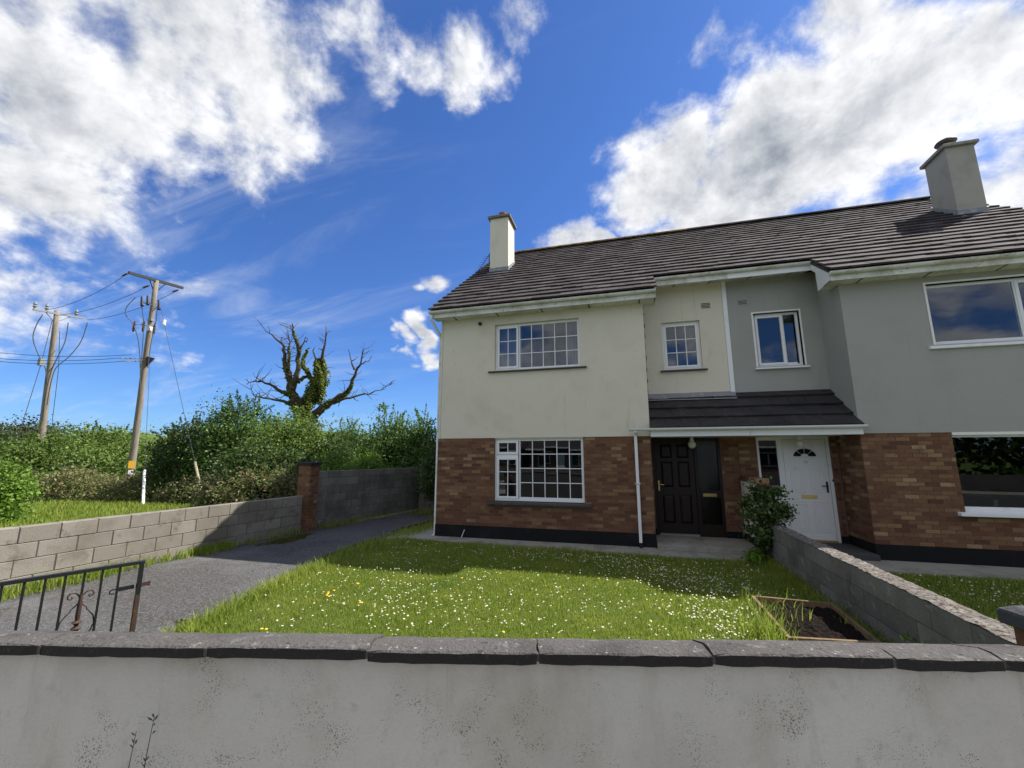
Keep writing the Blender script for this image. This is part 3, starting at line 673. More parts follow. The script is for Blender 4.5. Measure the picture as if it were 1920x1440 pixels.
    if own:
        # square downpipe with hopper, clip and shoe
        dp = P(MB().box(.165, .228, 9.41, 9.472, .07, 2.41), 'downpipe', upvc, root, bevel=.006)
        P(MB().box(.155, .238, 9.40, 9.478, 2.33, 2.43), 'pipe_collar', upvc, dp, bevel=.01)
        P(MB().tube([(.2, 9.27, 2.42), (.2, 9.36, 2.40), (.197, 9.44, 2.36)], .034, 8), 'outlet', upvc, dp)
        for z in (1.30,): P(MB().box(.148, .245, 9.40, 9.482, z, z+.028), 'pipe_clip', upvcd, dp, bevel=.003)
        P(MB().add([(.163,9.47,.12),(.230,9.47,.12),(.230,9.405,.12),(.163,9.405,.12),(.163,9.40,.035),(.230,9.40,.035),(.230,9.33,.035),(.163,9.33,.035)], [(0,1,2,3),(4,7,6,5),(0,4,5,1),(1,5,6,2),(2,6,7,3),(3,7,4,0)]), 'pipe_shoe', black, dp)
        # round pipe on the gable with a swan neck from the gutter
        gp = MB().tube([(-4.60, 9.10, 5.40), (-4.60, 9.10, 5.28), (-4.545, 9.56, 4.98), (-4.545, 9.58, 4.9), (-4.545, 9.58, .06), (-4.56, 9.50, .02)], .036, 10)
        P(gp, 'downpipe', upvcd, root, smooth=True)
        P(MB().box(2.375, 2.465, YR-.022, YR-.003, 3.30, 6.04), 'party_line_strip', upvc, root)
        # stained strip down the inside corner
        sm = MB(); vs = []; n = 60
        for i in range(n+1):
            z = 3.35 + (5.75-3.35)*i/n; vs += [(.556, YR-.003, z), (.560 + .030*rnd.random()*max(0, math.sin(i*.9)+.3*math.sin(i*.37)), YR-.003, z)]
        sm.add(vs, [(2*i, 2*i+1, 2*i+3, 2*i+2) for i in range(n)]); P(sm, 'corner_stain', sillm, root)
        P(MB().box(XL+.055, XL+.063, YF-.016, YF-.0125, BT, 5.35), 'corner_bead', greyr, root)
        a = PY(901, 608, YF); P(MB().tube([(a.x, YF-.06, a.z), (a.x, YF-.011, a.z)], .045, 12).tube([(a.x, YF-.066, a.z), (a.x, YF-.061, a.z)], .03, 12), 'wall_vent_cap', ironk, root)
    else: pass
    # louvre vent in the recessed wall
    vx = 1.998 if own else 2.80
    vm = MB()
    for k in range(4): vm.box(vx-.10, vx+.10, YR-.010, YR-.002, 5.415+k*.035, 5.432+k*.035)
    P(vm, 'wall_vent', sillm if own else greyr, root)
    if not own:
        vm = MB()
        for k in range(3): vm.box(vx-.09, vx+.09, YR-.004, YR-.001, 5.434+k*.035, 5.448+k*.035)
        P(vm, 'vent_slot', sillm, root)
    # --- eaves of the wing
    wa, wb = mx(-4.62, .77); ra, rb = mx(.77, XP_)
    P(MB().box(wa, wb, 9.145, 9.17, 5.325, 5.475), 'fascia', upvcd, root)
    sf = MB().box(wa, wb, 9.172, YF-.014, 5.345, 5.36); sof = P(sf, 'soffit', upvcd, root)
    x = wa + .55
    while x < wb-.3: P(MB().box(x, x+.03, 9.18, YF-.014, 5.340, 5.344), 'soffit_joint', sillm, sof); x += 1.12
    gutter(root, wa-.03, wb, YG, ZG-.012, upvcd)
    # boxed end facing the recess, and the verge end at the gable
    xe = m1(.77); sg = 1 if own else -1
    bx = MB().prism([(9.147, 5.345), (9.74, 5.345), (9.75, 5.77), (10.04, 5.985), (10.04, 6.13), (9.147, 5.475)], lambda q, z, k: (xe - sg*(.002 + .022*k), q, z))
    P(bx, 'eaves_box_end', upvcd if own else upvc, root)
    P(MB().box(min(m1(XR)+sg*.003, xe-sg*.026), max(m1(XR)+sg*.003, xe-sg*.026), YF-.012, 9.735, 5.348, 5.363), 'soffit', upvcd, root)
    P(MB().box(min(m1(XR)+sg*.003, xe-sg*.026), max(m1(XR)+sg*.003, xe-sg*.026), 9.725, 9.74, 5.364, 5.80), 'eaves_box_back', upvcd, root)
    # --- eaves of the recess
    ye, ze = 9.84, ZG + SL*(9.84-YG)
    P(MB().box(ra, rb, ye+.10, ye+.125, ze-.185, ze-.03), 'fascia', upvcd if own else upvc, root)
    so_ = P(MB().prism([(ye+.127, ze-.17), (YR-.002, ze-.065), (YR-.002, ze-.05), (ye+.127, ze-.155)], lambda q, z, k: ((ra, rb)[k], q, z)), 'soffit', upvcd, root)
    x = ra + .5
    while x < rb-.1: P(MB().prism([(ye+.13, ze-.175), (YR-.01, ze-.07), (YR-.01, ze-.066), (ye+.13, ze-.171)], lambda q, z, k: ((x, x+.03)[k], q, z)), 'soffit_joint', sillm, so_); x += .8
    gutter(root, ra + (.0 if own else .004), rb - (.004 if own else 0), ye, ze-.012, upvcd)
    # --- roof
    va, vb = mx(-4.66, XP_)
    wva, wvb = mx(-4.66, .79)
    dk = MB()
    def zt(y): return ZG + SL*(y-YG) - .035
    for (a, b, y0) in ((wva, wvb, YG+.06), (mx(.79, XP_)[0], mx(.79, XP_)[1], ye+.06)):
        dk.prism([(y0, zt(y0)), (YRG, zt(YRG)), (2*YRG-YG, zt(YG)), (2*YRG-YG, zt(YG)-.04), (YRG, zt(YRG)-.05), (y0, zt(y0)-.05)], lambda q, z, k: ((a, b)[k], q, z))
    roof = P(dk, 'roof', tilem, root)
    def rows(y): return [(va, vb)] if y > ye-.03 else [(wva, wvb)]
    its = tile_rows(rows, YG+.01, ZG+SL*.01-.02, YRG-.06, tilem, 'r')
    spread(its, lambda k: tile_mesh(k, tilem, 'r'), tilem, roof, 'tile', 'further_tiles')
    # ridge tiles
    rm = MB(); n = 8; 
    prof = [(.17*math.cos(math.pi*k/n), .12*math.sin(math.pi*k/n)) for k in range(n+1)] + [(.15*math.cos(math.pi*k/n), .10*math.sin(math.pi*k/n)) for k in range(n, -1, -1)]
    rm.prism(prof, lambda q, z, k: (-.225+.45*k, q, z)); ro = rm.build('ridge_tile', mossy if own else tilem); rme = ro.data; bpy.data.objects.remove(ro)
    x = va + .225
    while x < vb: child('ridge_tile', rme, roof, (x, YRG, zt(YRG)+.035), (rnd.uniform(-.02, .02), rnd.uniform(-.012, .012), 0)); x += .447
    # verge boards under the outer edge
    xv = m1(-4.645)
    P(MB().prism([(YG+.08, zt(YG+.08)-.055), (YRG, zt(YRG)-.055), (YRG, zt(YRG)-.19), (YG+.08, zt(YG+.08)-.17)], lambda q, z, k: (xv - .01 + .02*k, q, z)), 'bargeboard', upvcd, root)
    # --- chimney
    c0, c1 = (-4.10, -3.47) if own else (8.36, 8.96); cy0, cy1 = 12.2, 12.98
    cztop = 9.80
    ch = P(MB().box(c0, c1, cy0, cy1, 7.2, cztop), 'chimney', render if own else mat('grey_beige_render', (.36, .345, .30), .9, [(2, (.30, .29, .25), .45, .7)], (60, .3, .01), .2), root, bevel=.006)
    fz = zt(cy0)
    P(MB().prism([(cy0-.02, fz-.1), (cy0-.02, fz+.20), (cy0+.30, fz+.42), (cy1+.02, zt(cy1)+.2), (cy1+.02, zt(cy1)-.1)], lambda q, z, k: ((c0-.018, c1+.018)[k], q, z)), 'flashing', lead, ch)
    P(MB().box(c0-.11, c1+.16, cy0-.16, cy0-.03, fz-.06, fz-.045) if False else MB().add([(c0-.06, cy0-.19, zt(cy0-.19)+.075), (c1+.09, cy0-.19, zt(cy0-.19)+.075), (c1+.09, cy0-.02, zt(cy0-.02)+.085), (c0-.06, cy0-.02, zt(cy0-.02)+.085)], [(0,1,2,3)]), 'flashing_apron', lead, ch)
    cap = P(MB().box(c0-.075, c1+.075, cy0-.075, cy1+.075, cztop, cztop+.085), 'chimney_cap', block if own else mat('cap_concrete', (.28, .27, .24), .9, [(6, (.2, .19, .17), .5, .7)]), ch, bevel=.008)
    cx, cy = (c0+c1)/2, (cy0+cy1)/2
    if own:
        P(MB().lathe((cx, cy, cztop+.08), [(.13, 0), (.12, .03), (.12, .26), (.135, .27), (.135, .31), (.10, .312), (.10, .1)], 18), 'chimney_pot', terra, ch, smooth=False)
        pts = [PX(897, 508, -4.35) ]
        b0 = Vector((-4.16, 12.3, 8.05)); bq = Vector((-4.16, 12.3, 8.62)); 
        e0 = PY(917, 478, 12.3); e1 = PY(894, 512, 13.2)
        am = MB().tube([bq - Vector((0,0,.4)), bq], .016, 6)
        am.tube([e0, e1], .010, 5); dd = (e1-e0)
        pr_ = dd.cross(Vector((0, 0, 1))).normalized()
        for k in range(9):
            q = e0 + dd*(.08+.11*k); am.tube([q - pr_*.12 + Vector((0,0,-.02)), q + pr_*.12 + Vector((0,0,.02))], .005, 4)
        P(am, 'tv_aerial', ironk, ch)
    else:
        P(MB().lathe((cx, cy, cztop+.085), [(.15, 0), (.13, .06), (.12, .24), (.125, .25)], 18), 'chimney_pot', block, ch)
        P(MB().lathe((cx, cy, cztop+.35), [(.19, 0), (.225, .045), (.20, .085), (.08, .115)], 20), 'cowl', mat('cowl', (.075, .06, .065), .6), ch)
    return root
build_house(True); build_house(False)
# low rendered wall between the two porches
pw = thing('porch_divider', (2.5, 9.75, 0), 'low white porch divider with brick capping between the two front doors', 'wall')
P(MB().box(2.40, 2.60, 9.20, YR-.02, .26, 1.36), 'wall', cream, pw)
P(MB().box(2.394, 2.606, 9.195, YR-.02, 0, .26), 'plinth', black, pw)
for it in brick_rect(2.395, 2.605, .26, 1.385, front(9.17)): child('brick', brick_mesh(it[2]), pw, it[0], it[1])
cbm = boxmesh('brick', .235, .065, .10, brickm, .004)
y = 9.215
while y < YR-.04: child('brick', cbm, pw, (2.5, y, 1.412), (rnd.uniform(-.01, .01), 0, rnd.uniform(-.02, .02))); y += .075
# ------------------------------------------------------------------ garden walls of concrete blocks
def block_wall(root, A, B, zs, thick, m, blen=.45, jm=joint, stagger=.225, top=None, proud=.006):
    """A->B along the visible face; thick to the left of A->B when positive; zs = course boundaries"""
    A, B = Vector((*A, 0)), Vector((*B, 0)); d = (B-A); L = d.length; d.normalize(); nrm = Vector((-d.y, d.x, 0))
    core = MB(); c = (A+B)/2 + nrm*thick/2; core.obox((c.x, c.y, (zs[0]+zs[-1])/2), d, nrm, (0, 0, 1), L/2, abs(thick)/2 - .008, (zs[-1]-zs[0])/2 - .004)
    P(core, 'mortar_core', jm, root)
    ang = math.atan2(d.y, d.x); cache = {}
    for i in range(len(zs)-1):
        s = -(stagger if i % 2 else 0); h = zs[i+1]-zs[i]
        while s < L-.03:
            a, b = max(s, 0), min(s+blen, L)
            if b-a > .05:
                k = (round(b-a, 2), round(h, 3))
                if k not in cache:
                    cache[k] = boxmesh('block', k[0]-.009, abs(thick), k[1]-.006, m, .007)
                p = A + d*(a+b)/2 + nrm*thick/2
                child('block', cache[k], root, (p.x + rnd.uniform(-.003, .003), p.y + rnd.uniform(-.003, .003), (zs[i]+zs[i+1])/2), (0, 0, ang + rnd.uniform(-.006, .006)))
            s += blen
    if top:
        tm = MB(); n = int(L/.05); vs = []
        for i in range(n+1):
            for k, t in enumerate((-.008, .05, .10, .15, .208)):
                q = A + d*(L*i/n) + nrm*(abs(thick)/.2*t if thick > 0 else -abs(thick)/.2*t); vs.append((q.x + rnd.uniform(-.006, .006), q.y + rnd.uniform(-.006, .006), zs[-1] + (.004 if k in (0, 4) else .012) + rnd.uniform(0, .014)))
        tm.add(vs, [(i*5+k, (i+1)*5+k, (i+1)*5+k+1, i*5+k+1) for i in range(n) for k in range(4)])
        P(tm, 'lichen_crust', top, root)
lw = thing('garden_wall', (-8.3, 5, 0), 'low grey concrete block wall along the left side of the driveway', 'wall')
block_wall(lw, (-8.62, 1.2), (-8.12, 9.22), [-.02, .19, .425, .655, .885], .20, block)
hw = thing('garden_wall', (-7.9, 11.5, 0), 'taller dark block wall behind the brick pillar beside the driveway', 'wall')
block_wall(hw, (-8.10, 9.55), (-7.32, 13.9), [-.02, .205, .425, .645, .865, 1.085, 1.305, 1.49], .20, blockd)
bk = thing('garden_wall', (-6, 14, 0), 'block wall across the back end of the driveway', 'wall')
block_wall(bk, (-7.30, 13.95), (-4.6, 14.35), [-.02, .205, .425, .645, .865, 1.085, 1.305, 1.49], .20, block)
dv = thing('garden_wall', (2.5, 5.8, 0), 'low block wall with crusty lichen top dividing the two front gardens', 'wall')
block_wall(dv, (2.43, 9.12), (2.43, 2.38), [-.02, .205, .43, .65], .20, blockd, top=lichen)
kd = (Vector((-7.32, 13.9, 0)) - Vector((-8.10, 9.55, 0))).normalized(); kc = Vector((-8.10, 9.55, 0)) + kd*2.9 + Vector((kd.y, -kd.x, 0))*.10
struct(MB().obox((kc.x, kc.y, .0), kd, Vector((-kd.y, kd.x, 0)), (0, 0, 1), 1.35, .075, .045), 'kerb', conc, bevel=.008)
# brick pillar
def brick_pillar(name, label, c, ang, w, h, capw, caph, capm, courses_from=0):
    r = thing(name, (c[0], c[1], 0), label, 'pillar')
    R2 = Matrix.Rotation(ang, 3, 'Z'); hw_ = w/2
    core = MB().obox((c[0], c[1], h/2), R2 @ Vector((1,0,0)), R2 @ Vector((0,1,0)), (0,0,1), hw_-.008, hw_-.008, h/2)
    P(core, 'mortar_core', mortar, r)
    n = int(round(h/.075)); dz = h/n
    for i in range(n):
        for s in range(4):
            q = Matrix.Rotation(math.pi/2*s, 3, 'Z'); segs = ((-hw_, -hw_+.215), (-hw_+.225, hw_-.035)) if i % 2 else ((-hw_, -hw_+.105), (-hw_+.115, hw_-.035))
            for a, b in segs:
                if b-a < .03: continue
                l = R2 @ (q @ Vector(((a+b)/2, -hw_, 0)))
                child('brick', brick_mesh(round(b-a, 2)), r, (c[0]+l.x, c[1]+l.y, dz*(i+.5)), (0, 0, ang+math.pi/2*s))
    cm = MB(); cw = capw/2
    vs = []
    for z, k in ((h, 1), (h+caph*.7, 1), (h+caph, .82)):
        for a, b in ((-1,-1),(1,-1),(1,1),(-1,1)): l = R2 @ Vector((a*cw*k, b*cw*k, 0)); vs.append((c[0]+l.x, c[1]+l.y, z))
    cm.add(vs, [(3,2,1,0),(0,1,5,4),(1,2,6,5),(2,3,7,6),(3,0,4,7),(4,5,9,8),(5,6,10,9),(6,7,11,10),(7,4,8,11),(8,9,10,11)])
    P(cm, 'pillar_cap', capm, r, bevel=.006)
    return r
brick_pillar('brick_pillar', 'tall brown brick pillar where low and high driveway walls meet', (-8.15, 9.40), math.radians(4), .36, 1.66, .42, .09, copef)
capd = mat('dark_cap_concrete', (.05, .05, .054), .8, [(20, (.12, .12, .12), .6, .75)], (50, .6, .01), .3)
wa_ = math.radians(13.42)
bl = Vector((1.405, 2.255, 0)); pc = bl + WE*.21 - WN*.21
brick_pillar('gate_pillar', 'brick gate pillar with flat dark cap at the right edge', (pc.x, pc.y), wa_, .365, 1.225, .42, .075, capd)
pc2 = W(-4.72, .11, 0)
brick_pillar('gate_pillar', 'brick gate pillar holding the black iron driveway gate', (pc2.x, pc2.y), wa_, .34, 1.215, .42, .085, copem)
# ------------------------------------------------------------------ front boundary wall and its copings
fw = thing('front_wall', tuple(W(-1.3, .11, .1)), 'pale rendered front boundary wall with dark concrete copings', 'wall')
s0, s1 = -4.52, 2.06
n = 110; vs = []
for i in range(n+1):
    s = s0+(s1-s0)*i/n
    for z in (.0, .4, .7, .9, 1.05, 1.18): vs.append(W(s, .035 + .003*math.sin(s*2.1+z*3) + .002*math.sin(s*5.3-z*4), z))
fm = MB().add(vs, [(i*6+k, (i+1)*6+k, (i+1)*6+k+1, i*6+k+1) for i in range(n) for k in range(5)])
P(MB().quad(W(s0, .185, -.1), W(s1, .185, -.1), W(s1, .185, 1.17), W(s0, .185, 1.17)), 'block_back', blockd, fw); fm.quad(W(s0, .034, 1.178), W(s1, .034, 1.178), W(s1, .185, 1.168), W(s0, .185, 1.168))
P(fm, 'render', frontw, fw, smooth=False)
jpx = [(55, 1212), (380, 1213), (690, 1213), (1008, 1216), (1335, 1222), (1690, 1236), (1900, 1240)]
js = [(PZ(u, v, 1.22) - W0).dot(WE) for u, v in jpx]
js = [js[0]-.615*k for k in range(5, 0, -1)] + js; js = [s for s in js if s > s0-.3]
js[-1] = max(js[-1], js[-2]+.35); js.append(s1)
js[0] = s0
for k in range(len(js)-1):
    a, b = js[k]+.004, js[k+1]-.004; dz = rnd.uniform(-.003, .003); dt = rnd.uniform(-.004, .004); nseg = max(3, int((b-a)/.05))
    prof = [(.0, 1.180), (.0, 1.213), (.008, 1.217), (.05, 1.2185), (.088, 1.217), (.2, 1.185), (.2, 1.170)]
    cmb = MB(); m_ = len(prof); vs = []
    for i in range(nseg+1):
        s = a+(b-a)*i/nseg; endk = 1 if i in (0, nseg) else 0
        for q, (t, z) in enumerate(prof): vs.append(W(s + (rnd.uniform(-.003, .003) if endk and q in (1, 2, 3) else 0), t + dt + rnd.uniform(-.0022, .0022) + (.008*endk if q in (0, 1) else 0), z + dz + rnd.uniform(-.0015, .0015) - (.005*endk if q in (1, 2) else 0)))
    fs = [(i*m_+q, (i+1)*m_+q, (i+1)*m_+(q+1) % m_, i*m_+(q+1) % m_) for i in range(nseg) for q in range(m_)]
    fs += [tuple(range(m_))[::-1], tuple(nseg*m_+q for q in range(m_))]
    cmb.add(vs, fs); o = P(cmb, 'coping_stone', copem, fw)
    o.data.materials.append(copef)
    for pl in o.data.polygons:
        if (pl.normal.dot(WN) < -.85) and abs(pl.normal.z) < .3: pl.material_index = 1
for k in range(1, len(js)-1):     # mortar in the joints
    P(MB().obox(W(js[k], .06, 1.195), WE, WN, (0, 0, 1), .006, .050, .012), 'mortar_joint', joint, fw)
# ------------------------------------------------------------------ iron gate, swung open
gz = .95; g0 = PZ(267, 1051, gz); gd = Vector((-.354, -.935, 0)).normalized(); gl_ = 2.42
gt = thing('iron_gate', (g0.x, g0.y, 0), 'black wrought iron driveway gate standing open at lower left', 'gate')
gn = Vector((-gd.y, gd.x, 0)); UZ = Vector((0, 0, 1))
def G(s, z, t=0): return Vector((g0.x, g0.y, 0)) + gd*s + gn*t + UZ*z
def bar(a, b, w, name, m=ironk, par=None):
    a, b = Vector(a), Vector(b); d = (b-a); L = d.length; d.normalize(); x = gn; y_ = d.cross(x)
    return P(MB().obox((a+b)/2, x, y_, d, w/2, w/2, L/2), name, m, par or gt, bevel=.002)
bar(G(-.018, gz-.012), G(gl_, gz-.012), .030, 'top_rail'); bar(G(-.018, .10), G(gl_, .10), .028, 'bottom_rail')
P(MB().obox(G(0, .80), gd, gn, UZ, .016, .016, .145), 'gate_stile', ironk, gt, bevel=.002)
P(MB().obox(G(0, .36), gd, gn, UZ, .017, .017, .30), 'gate_stile', rust, gt, bevel=.002); P(MB().obox(G(gl_, .5), gd, gn, UZ, .016, .016, .43), 'gate_stile', ironk, gt)
for k in range(1, 21):
    s = .145 + .1105*(k-1)
    if s > gl_-.05: break
    bar(G(s, gz-.027), G(s, .115), .0155, 'gate_bar')
# latch with a scroll handle
la = P(MB().obox(G(-.03, .742), gd, gn, UZ, .05, .008, .017), 'latch', rust, gt); P(MB().obox(G(.085, .735, -.012), gd, gn, UZ, .055, .006, .016), 'latch_bolt', ironk, la)
P(MB().tube([G(.12, .735, -.012), G(.17, .738, -.02)] + [G(.17 + .018*math.sin(q*.5), .72 + .018*math.cos(q*.5), -.02) for q in range(9)], .005, 6), 'latch_scroll', ironk, la)
# ornament on the fourth bar
so4 = .145 + .1105*2; OZ = .055
om = MB().tube([G(so4, .70+OZ), G(so4, .64+OZ), G(so4, .54+OZ), G(so4, .50+OZ), G(so4, .485+OZ), G(so4, .47+OZ), G(so4, .455+OZ), G(so4, .44+OZ), G(so4, .42+OZ), G(so4, .405+OZ), G(so4, .385+OZ), G(so4, .36+OZ)], [.010, .015, .017, .014, .034, .015, .014, .036, .015, .033, .014, .010], 10)
P(om, 'bar_ornament', rust, gt, smooth=False)
for sg in (-1, 1):
    sc = [G(so4 + sg*x, z+OZ, -.012) for x, z in ((.0, .66), (.012, .69), (.035, .715), (.065, .715), (.078, .695), (.072, .675), (.055, .668), (.047, .68), (.055, .688))]
    P(MB().tube(sc, .006, 6), 'scroll', rust, gt)
    sc = [G(so4 + sg*x, z+OZ, -.012) for x, z in ((.0, .64), (.02, .615), (.045, .59), (.05, .57), (.065, .555), (.095, .51), (.105, .455), (.092, .40), (.065, .365), (.058, .345), (.03, .32), (.0, .30))]
    P(MB().tube(sc, .005, 6), 'scroll', rust, gt)
P(MB().obox(G(gl_+.03, .25), gd, gn, UZ, .03, .012, .02), 'hinge', ironk, gt); P(MB().obox(G(gl_+.03, .8), gd, gn, UZ, .03, .012, .02), 'hinge', ironk, gt)
P(MB().tube([G(.0, .001, .03), G(0, .25, .03)], .008, 6), 'drop_bolt', rust, gt)
# ------------------------------------------------------------------ raised bed
bd = thing('raised_bed', (1.9, 5.7, 0), 'timber edged raised vegetable bed of dark soil beside the dividing wall', 'planter')
cn = [Vector((*PZ(u, v, .12)[:2], 0)) for u, v in ((1412, 1118), (1560, 1132), (1650, 1205), (1480, 1195))]
for a, b in ((0, 1), (1, 2), (2, 3), (3, 0)):
    d = (cn[b]-cn[a]); L = d.length; d.normalize(); nrm = Vector((-d.y, d.x, 0)); c = (cn[a]+cn[b])/2
    P(MB().obox((c.x, c.y, .06), d, nrm, UZ, L/2 + (.017 if a % 2 else -.019), .018, .062 + rnd.uniform(0, .006)), 'board', timber, bd, bevel=.003)
n = 26; vs = []
for i in range(n+1):
    for j in range(n+1):
        q = (cn[0]*(1-i/n)+cn[1]*i/n)*(1-j/n) + (cn[3]*(1-i/n)+cn[2]*i/n)*j/n; vs.append((q.x, q.y, .055 + rnd.uniform(0, .028) + .015*math.sin(i*.6)*math.sin(j*.5)))
P(MB().add(vs, [(i*(n+1)+j, (i+1)*(n+1)+j, (i+1)*(n+1)+j+1, i*(n+1)+j+1) for i in range(n) for j in range(n)]), 'soil', soil, bd)
P(MB().obox((cn[3]*.45+cn[2]*.55) + Vector((-.0, -.025, .06)), Vector((1, .1, 0)).normalized(), Vector((-.1, 1, 0)).normalized(), UZ, .03, .004, .045), 'plant_label', white, bd)
# ------------------------------------------------------------------ foliage tools
def leaf_arrays(C, size, up=.35, asp=.55, rng=NR, outward=None):
    n = len(C); nrm = rng.normal(size=(n, 3)); nrm[:, 2] += up*2
    if outward is not None: nrm += outward*.8
    nrm /= np.linalg.norm(nrm, axis=1)[:, None]
    t = rng.normal(size=(n, 3)); t -= nrm*(t*nrm).sum(1)[:, None]; t /= np.linalg.norm(t, axis=1)[:, None]; b = np.cross(nrm, t)
    s = (size*rng.uniform(.6, 1.35, n))[:, None]
    V = np.stack([C - t*s*.5, C + b*s*asp*.5 + nrm*s*.10, C + t*s*.5, C - b*s*asp*.5 + nrm*s*.10], 1).reshape(-1, 3)
    Fq = np.arange(n*4).reshape(n, 4); return V, Fq
def clumps(blobs, n, clr, rng=NR, rin=.55, zmin=.02):
    vol = np.array([(b[3]*b[4]*b[5])**(2/3) for b in blobs]); vol /= vol.sum(); out = []; outw = []
    for b, w_ in zip(blobs, vol):
        k = max(60, int(n*w_)); nc = max(8, k//85); c = np.array(b[:3]); r = np.array(b[3:6])
        d = rng.normal(size=(nc, 3)); d /= np.linalg.norm(d, axis=1)[:, None]
        rad = rng.uniform(rin, 1.02, nc)**.6; cc = c + d*r*rad[:, None]*(1 + .14*rng.normal(size=(nc, 1)))
        idx = rng.integers(0, nc, k); sz = clr*rng.uniform(.5, 1.3, nc)
        p = cc[idx] + rng.normal(size=(k, 3))*sz[idx][:, None]*np.array([1, 1, .75]); out.append(p); outw.append(d[idx])
    p = np.concatenate(out); o = np.concatenate(outw); ok = p[:, 2] > zmin; return p[ok], o[ok]
def plant(name, label, cat, blobs, n, leaf, size, clr, trunk=None, group=None, rin=.55, bare=0, tm=bark, crown='crown', seed=0):
    rng = np.random.default_rng(seed + len(name)*7 + n)
    bx_, by_ = np.mean([b[0] for b in blobs]), np.mean([b[1] for b in blobs])
    r = thing(name, (bx_, by_, 0), label, cat, group)
    if cat != 'tree' or 'far' not in name: n = int(n*1.9); size *= .72
    C_, O_ = clumps(blobs, n, clr, rng, rin); V, Fq = leaf_arrays(C_, size, .3, .6, rng, O_)
    raw_mesh(crown, V, Fq, leaf, r)
    tb = MB(); sp = []
    if 'far' not in name:
        for b in blobs:
            for k in range(int(16*(b[3]*b[5])**.5) + 4):
                d = rng.normal(size=3); d[2] = abs(d[2])*1.1 + .25; d /= np.linalg.norm(d); a0 = np.array(b[:3]) + d*np.array(b[3:6])*.93; L = rng.uniform(.25, .85)*(1.25 if bare else .8)
                dd = d*.6 + np.array([0, 0, .55]) + rng.normal(size=3)*.28; dd /= np.linalg.norm(dd); tt = rng.random(int(20 + 34*L))**.8
                q = a0 + dd*L*tt[:, None] + np.array([0, 0, -.10])*(tt**2)[:, None]*L + rng.normal(size=(len(tt), 3))*(.06*(1.15-tt))[:, None]; sp.append(q)
                tb.tube([Vector(a0 - d*.25), Vector(a0 + dd*L*.5), Vector(a0 + dd*L)], [.011, .008, .003], 4, False)
        V, Fq = leaf_arrays(np.concatenate(sp), size*.9, .3, .6, rng); raw_mesh('shoots', V, Fq, leaf, r)
    for b in blobs:
        top = Vector((b[0], b[1], b[2]+b[5]*.35)); base = Vector((bx_ + (b[0]-bx_)*.35, by_ + (b[1]-by_)*.35, -.03)); mid = base.lerp(top, .5) + Vector((rng.normal()*.12, rng.normal()*.12, 0))
        rr = .035 + .03*b[5]; tb.tube([base, mid, top], [rr, rr*.7, rr*.25], 7)
        for k in range(5 + bare):
            d = Vector(rng.normal(size=3)); d.z = abs(d.z)*.8 + .1; d.normalize(); e = Vector(b[:3]) + Vector((d.x*b[3], d.y*b[4], d.z*b[5]))*(1.08 if k >= 5 else .9)
            s_ = mid.lerp(top, rng.uniform(.1, .9)); tb.tube([s_, s_.lerp(e, .5) + Vector(rng.normal(size=3)*.08), e], [rr*.4, rr*.22, .006], 5)
    P(tb, 'trunk', tm, r); return r
def bpx(u, vt, hw, D, zs=.0, k=.56, deep=1.):
    """an ellipsoid standing on the ground whose top shows at pixel row vt"""
    top = PD(u, vt, D).z; q = PD(u, 856, D); rx = hw*D/F_PX*math.cos(math.radians(max(0, abs(u-960)/960*40)))*1.0
    return (q.x, q.y, zs + (top-zs)*(1-k*.95) if False else top*(1-k), max(rx, .3), max(rx*deep, .3), top*k)
# ------------------------------------------------------------------ hedgerow beyond the walls
plant('hawthorn_bush', 'broad yellow-green hawthorn between the two utility poles', 'bush', [bpx(130, 815, 58, 35), bpx(195, 812, 55, 36), bpx(75, 828, 50, 34), bpx(165, 845, 75, 33), bpx(270, 850, 45, 34)], 17000, lf_haw, .20, .50, bare=8)
plant('hawthorn_bush', 'olive hawthorn at the far left edge behind the brambles', 'bush', [bpx(20, 840, 55, 33), bpx(-60, 830, 70, 33)], 7000, lf_haw, .18, .42, seed=1)
plant('round_bush', 'bright green rounded bush at the left edge above the grass verge', 'bush', [bpx(8, 876, 30, 19.5), bpx(-40, 880, 40, 19.5)], 6500, lf_brt, .13, .22, seed=2, rin=.7)
plant('hedge_bush', 'dark leafy bush just right of the nearer utility pole', 'bush', [bpx(345, 800, 36, 25), bpx(385, 782, 36, 24), bpx(330, 835, 30, 25)], 13000, lf_dark, .15, .30, bare=10, seed=3)
plant('hedge_tree', 'tallest leafy hedge tree left of the dead ivy-clad tree', 'tree', [bpx(450, 748, 36, 23), bpx(425, 775, 40, 23), bpx(485, 785, 40, 22), bpx(400, 830, 45, 24)], 18000, lf_mid, .15, .30, bare=10, seed=4)
plant('hawthorn_bush', 'yellow-green hawthorn growing under the dead ivy-clad tree', 'bush', [bpx(550, 778, 42, 19), bpx(585, 800, 40, 18.5), bpx(520, 800, 40, 18)], 13000, lf_haw, .14, .28, seed=5)
plant('elder_bush', 'dark elder bush behind the low block wall left of the pillar', 'bush', [bpx(480, 842, 55, 15.8), bpx(540, 852, 45, 15), bpx(450, 868, 30, 16.4)], 17000, lf_dark, .13, .26, seed=6)
plant('bramble_bush', 'light leaved bramble tumbling behind the wall left of the pillar', 'bush', [bpx(500, 892, 40, 14.2), bpx(450, 900, 45, 15), bpx(548, 885, 22, 13.6), bpx(415, 905, 22, 15.6)], 9000, lf_brm, .11, .18, seed=7, tm=twig, rin=.75)
plant('bramble_bush', 'low bramble at the foot of the slanting wooden stay guard', 'bush', [bpx(385, 905, 32, 22.5), bpx(350, 912, 28, 23)], 5000, lf_brm, .14, .26, seed=31, tm=twig, rin=.75)
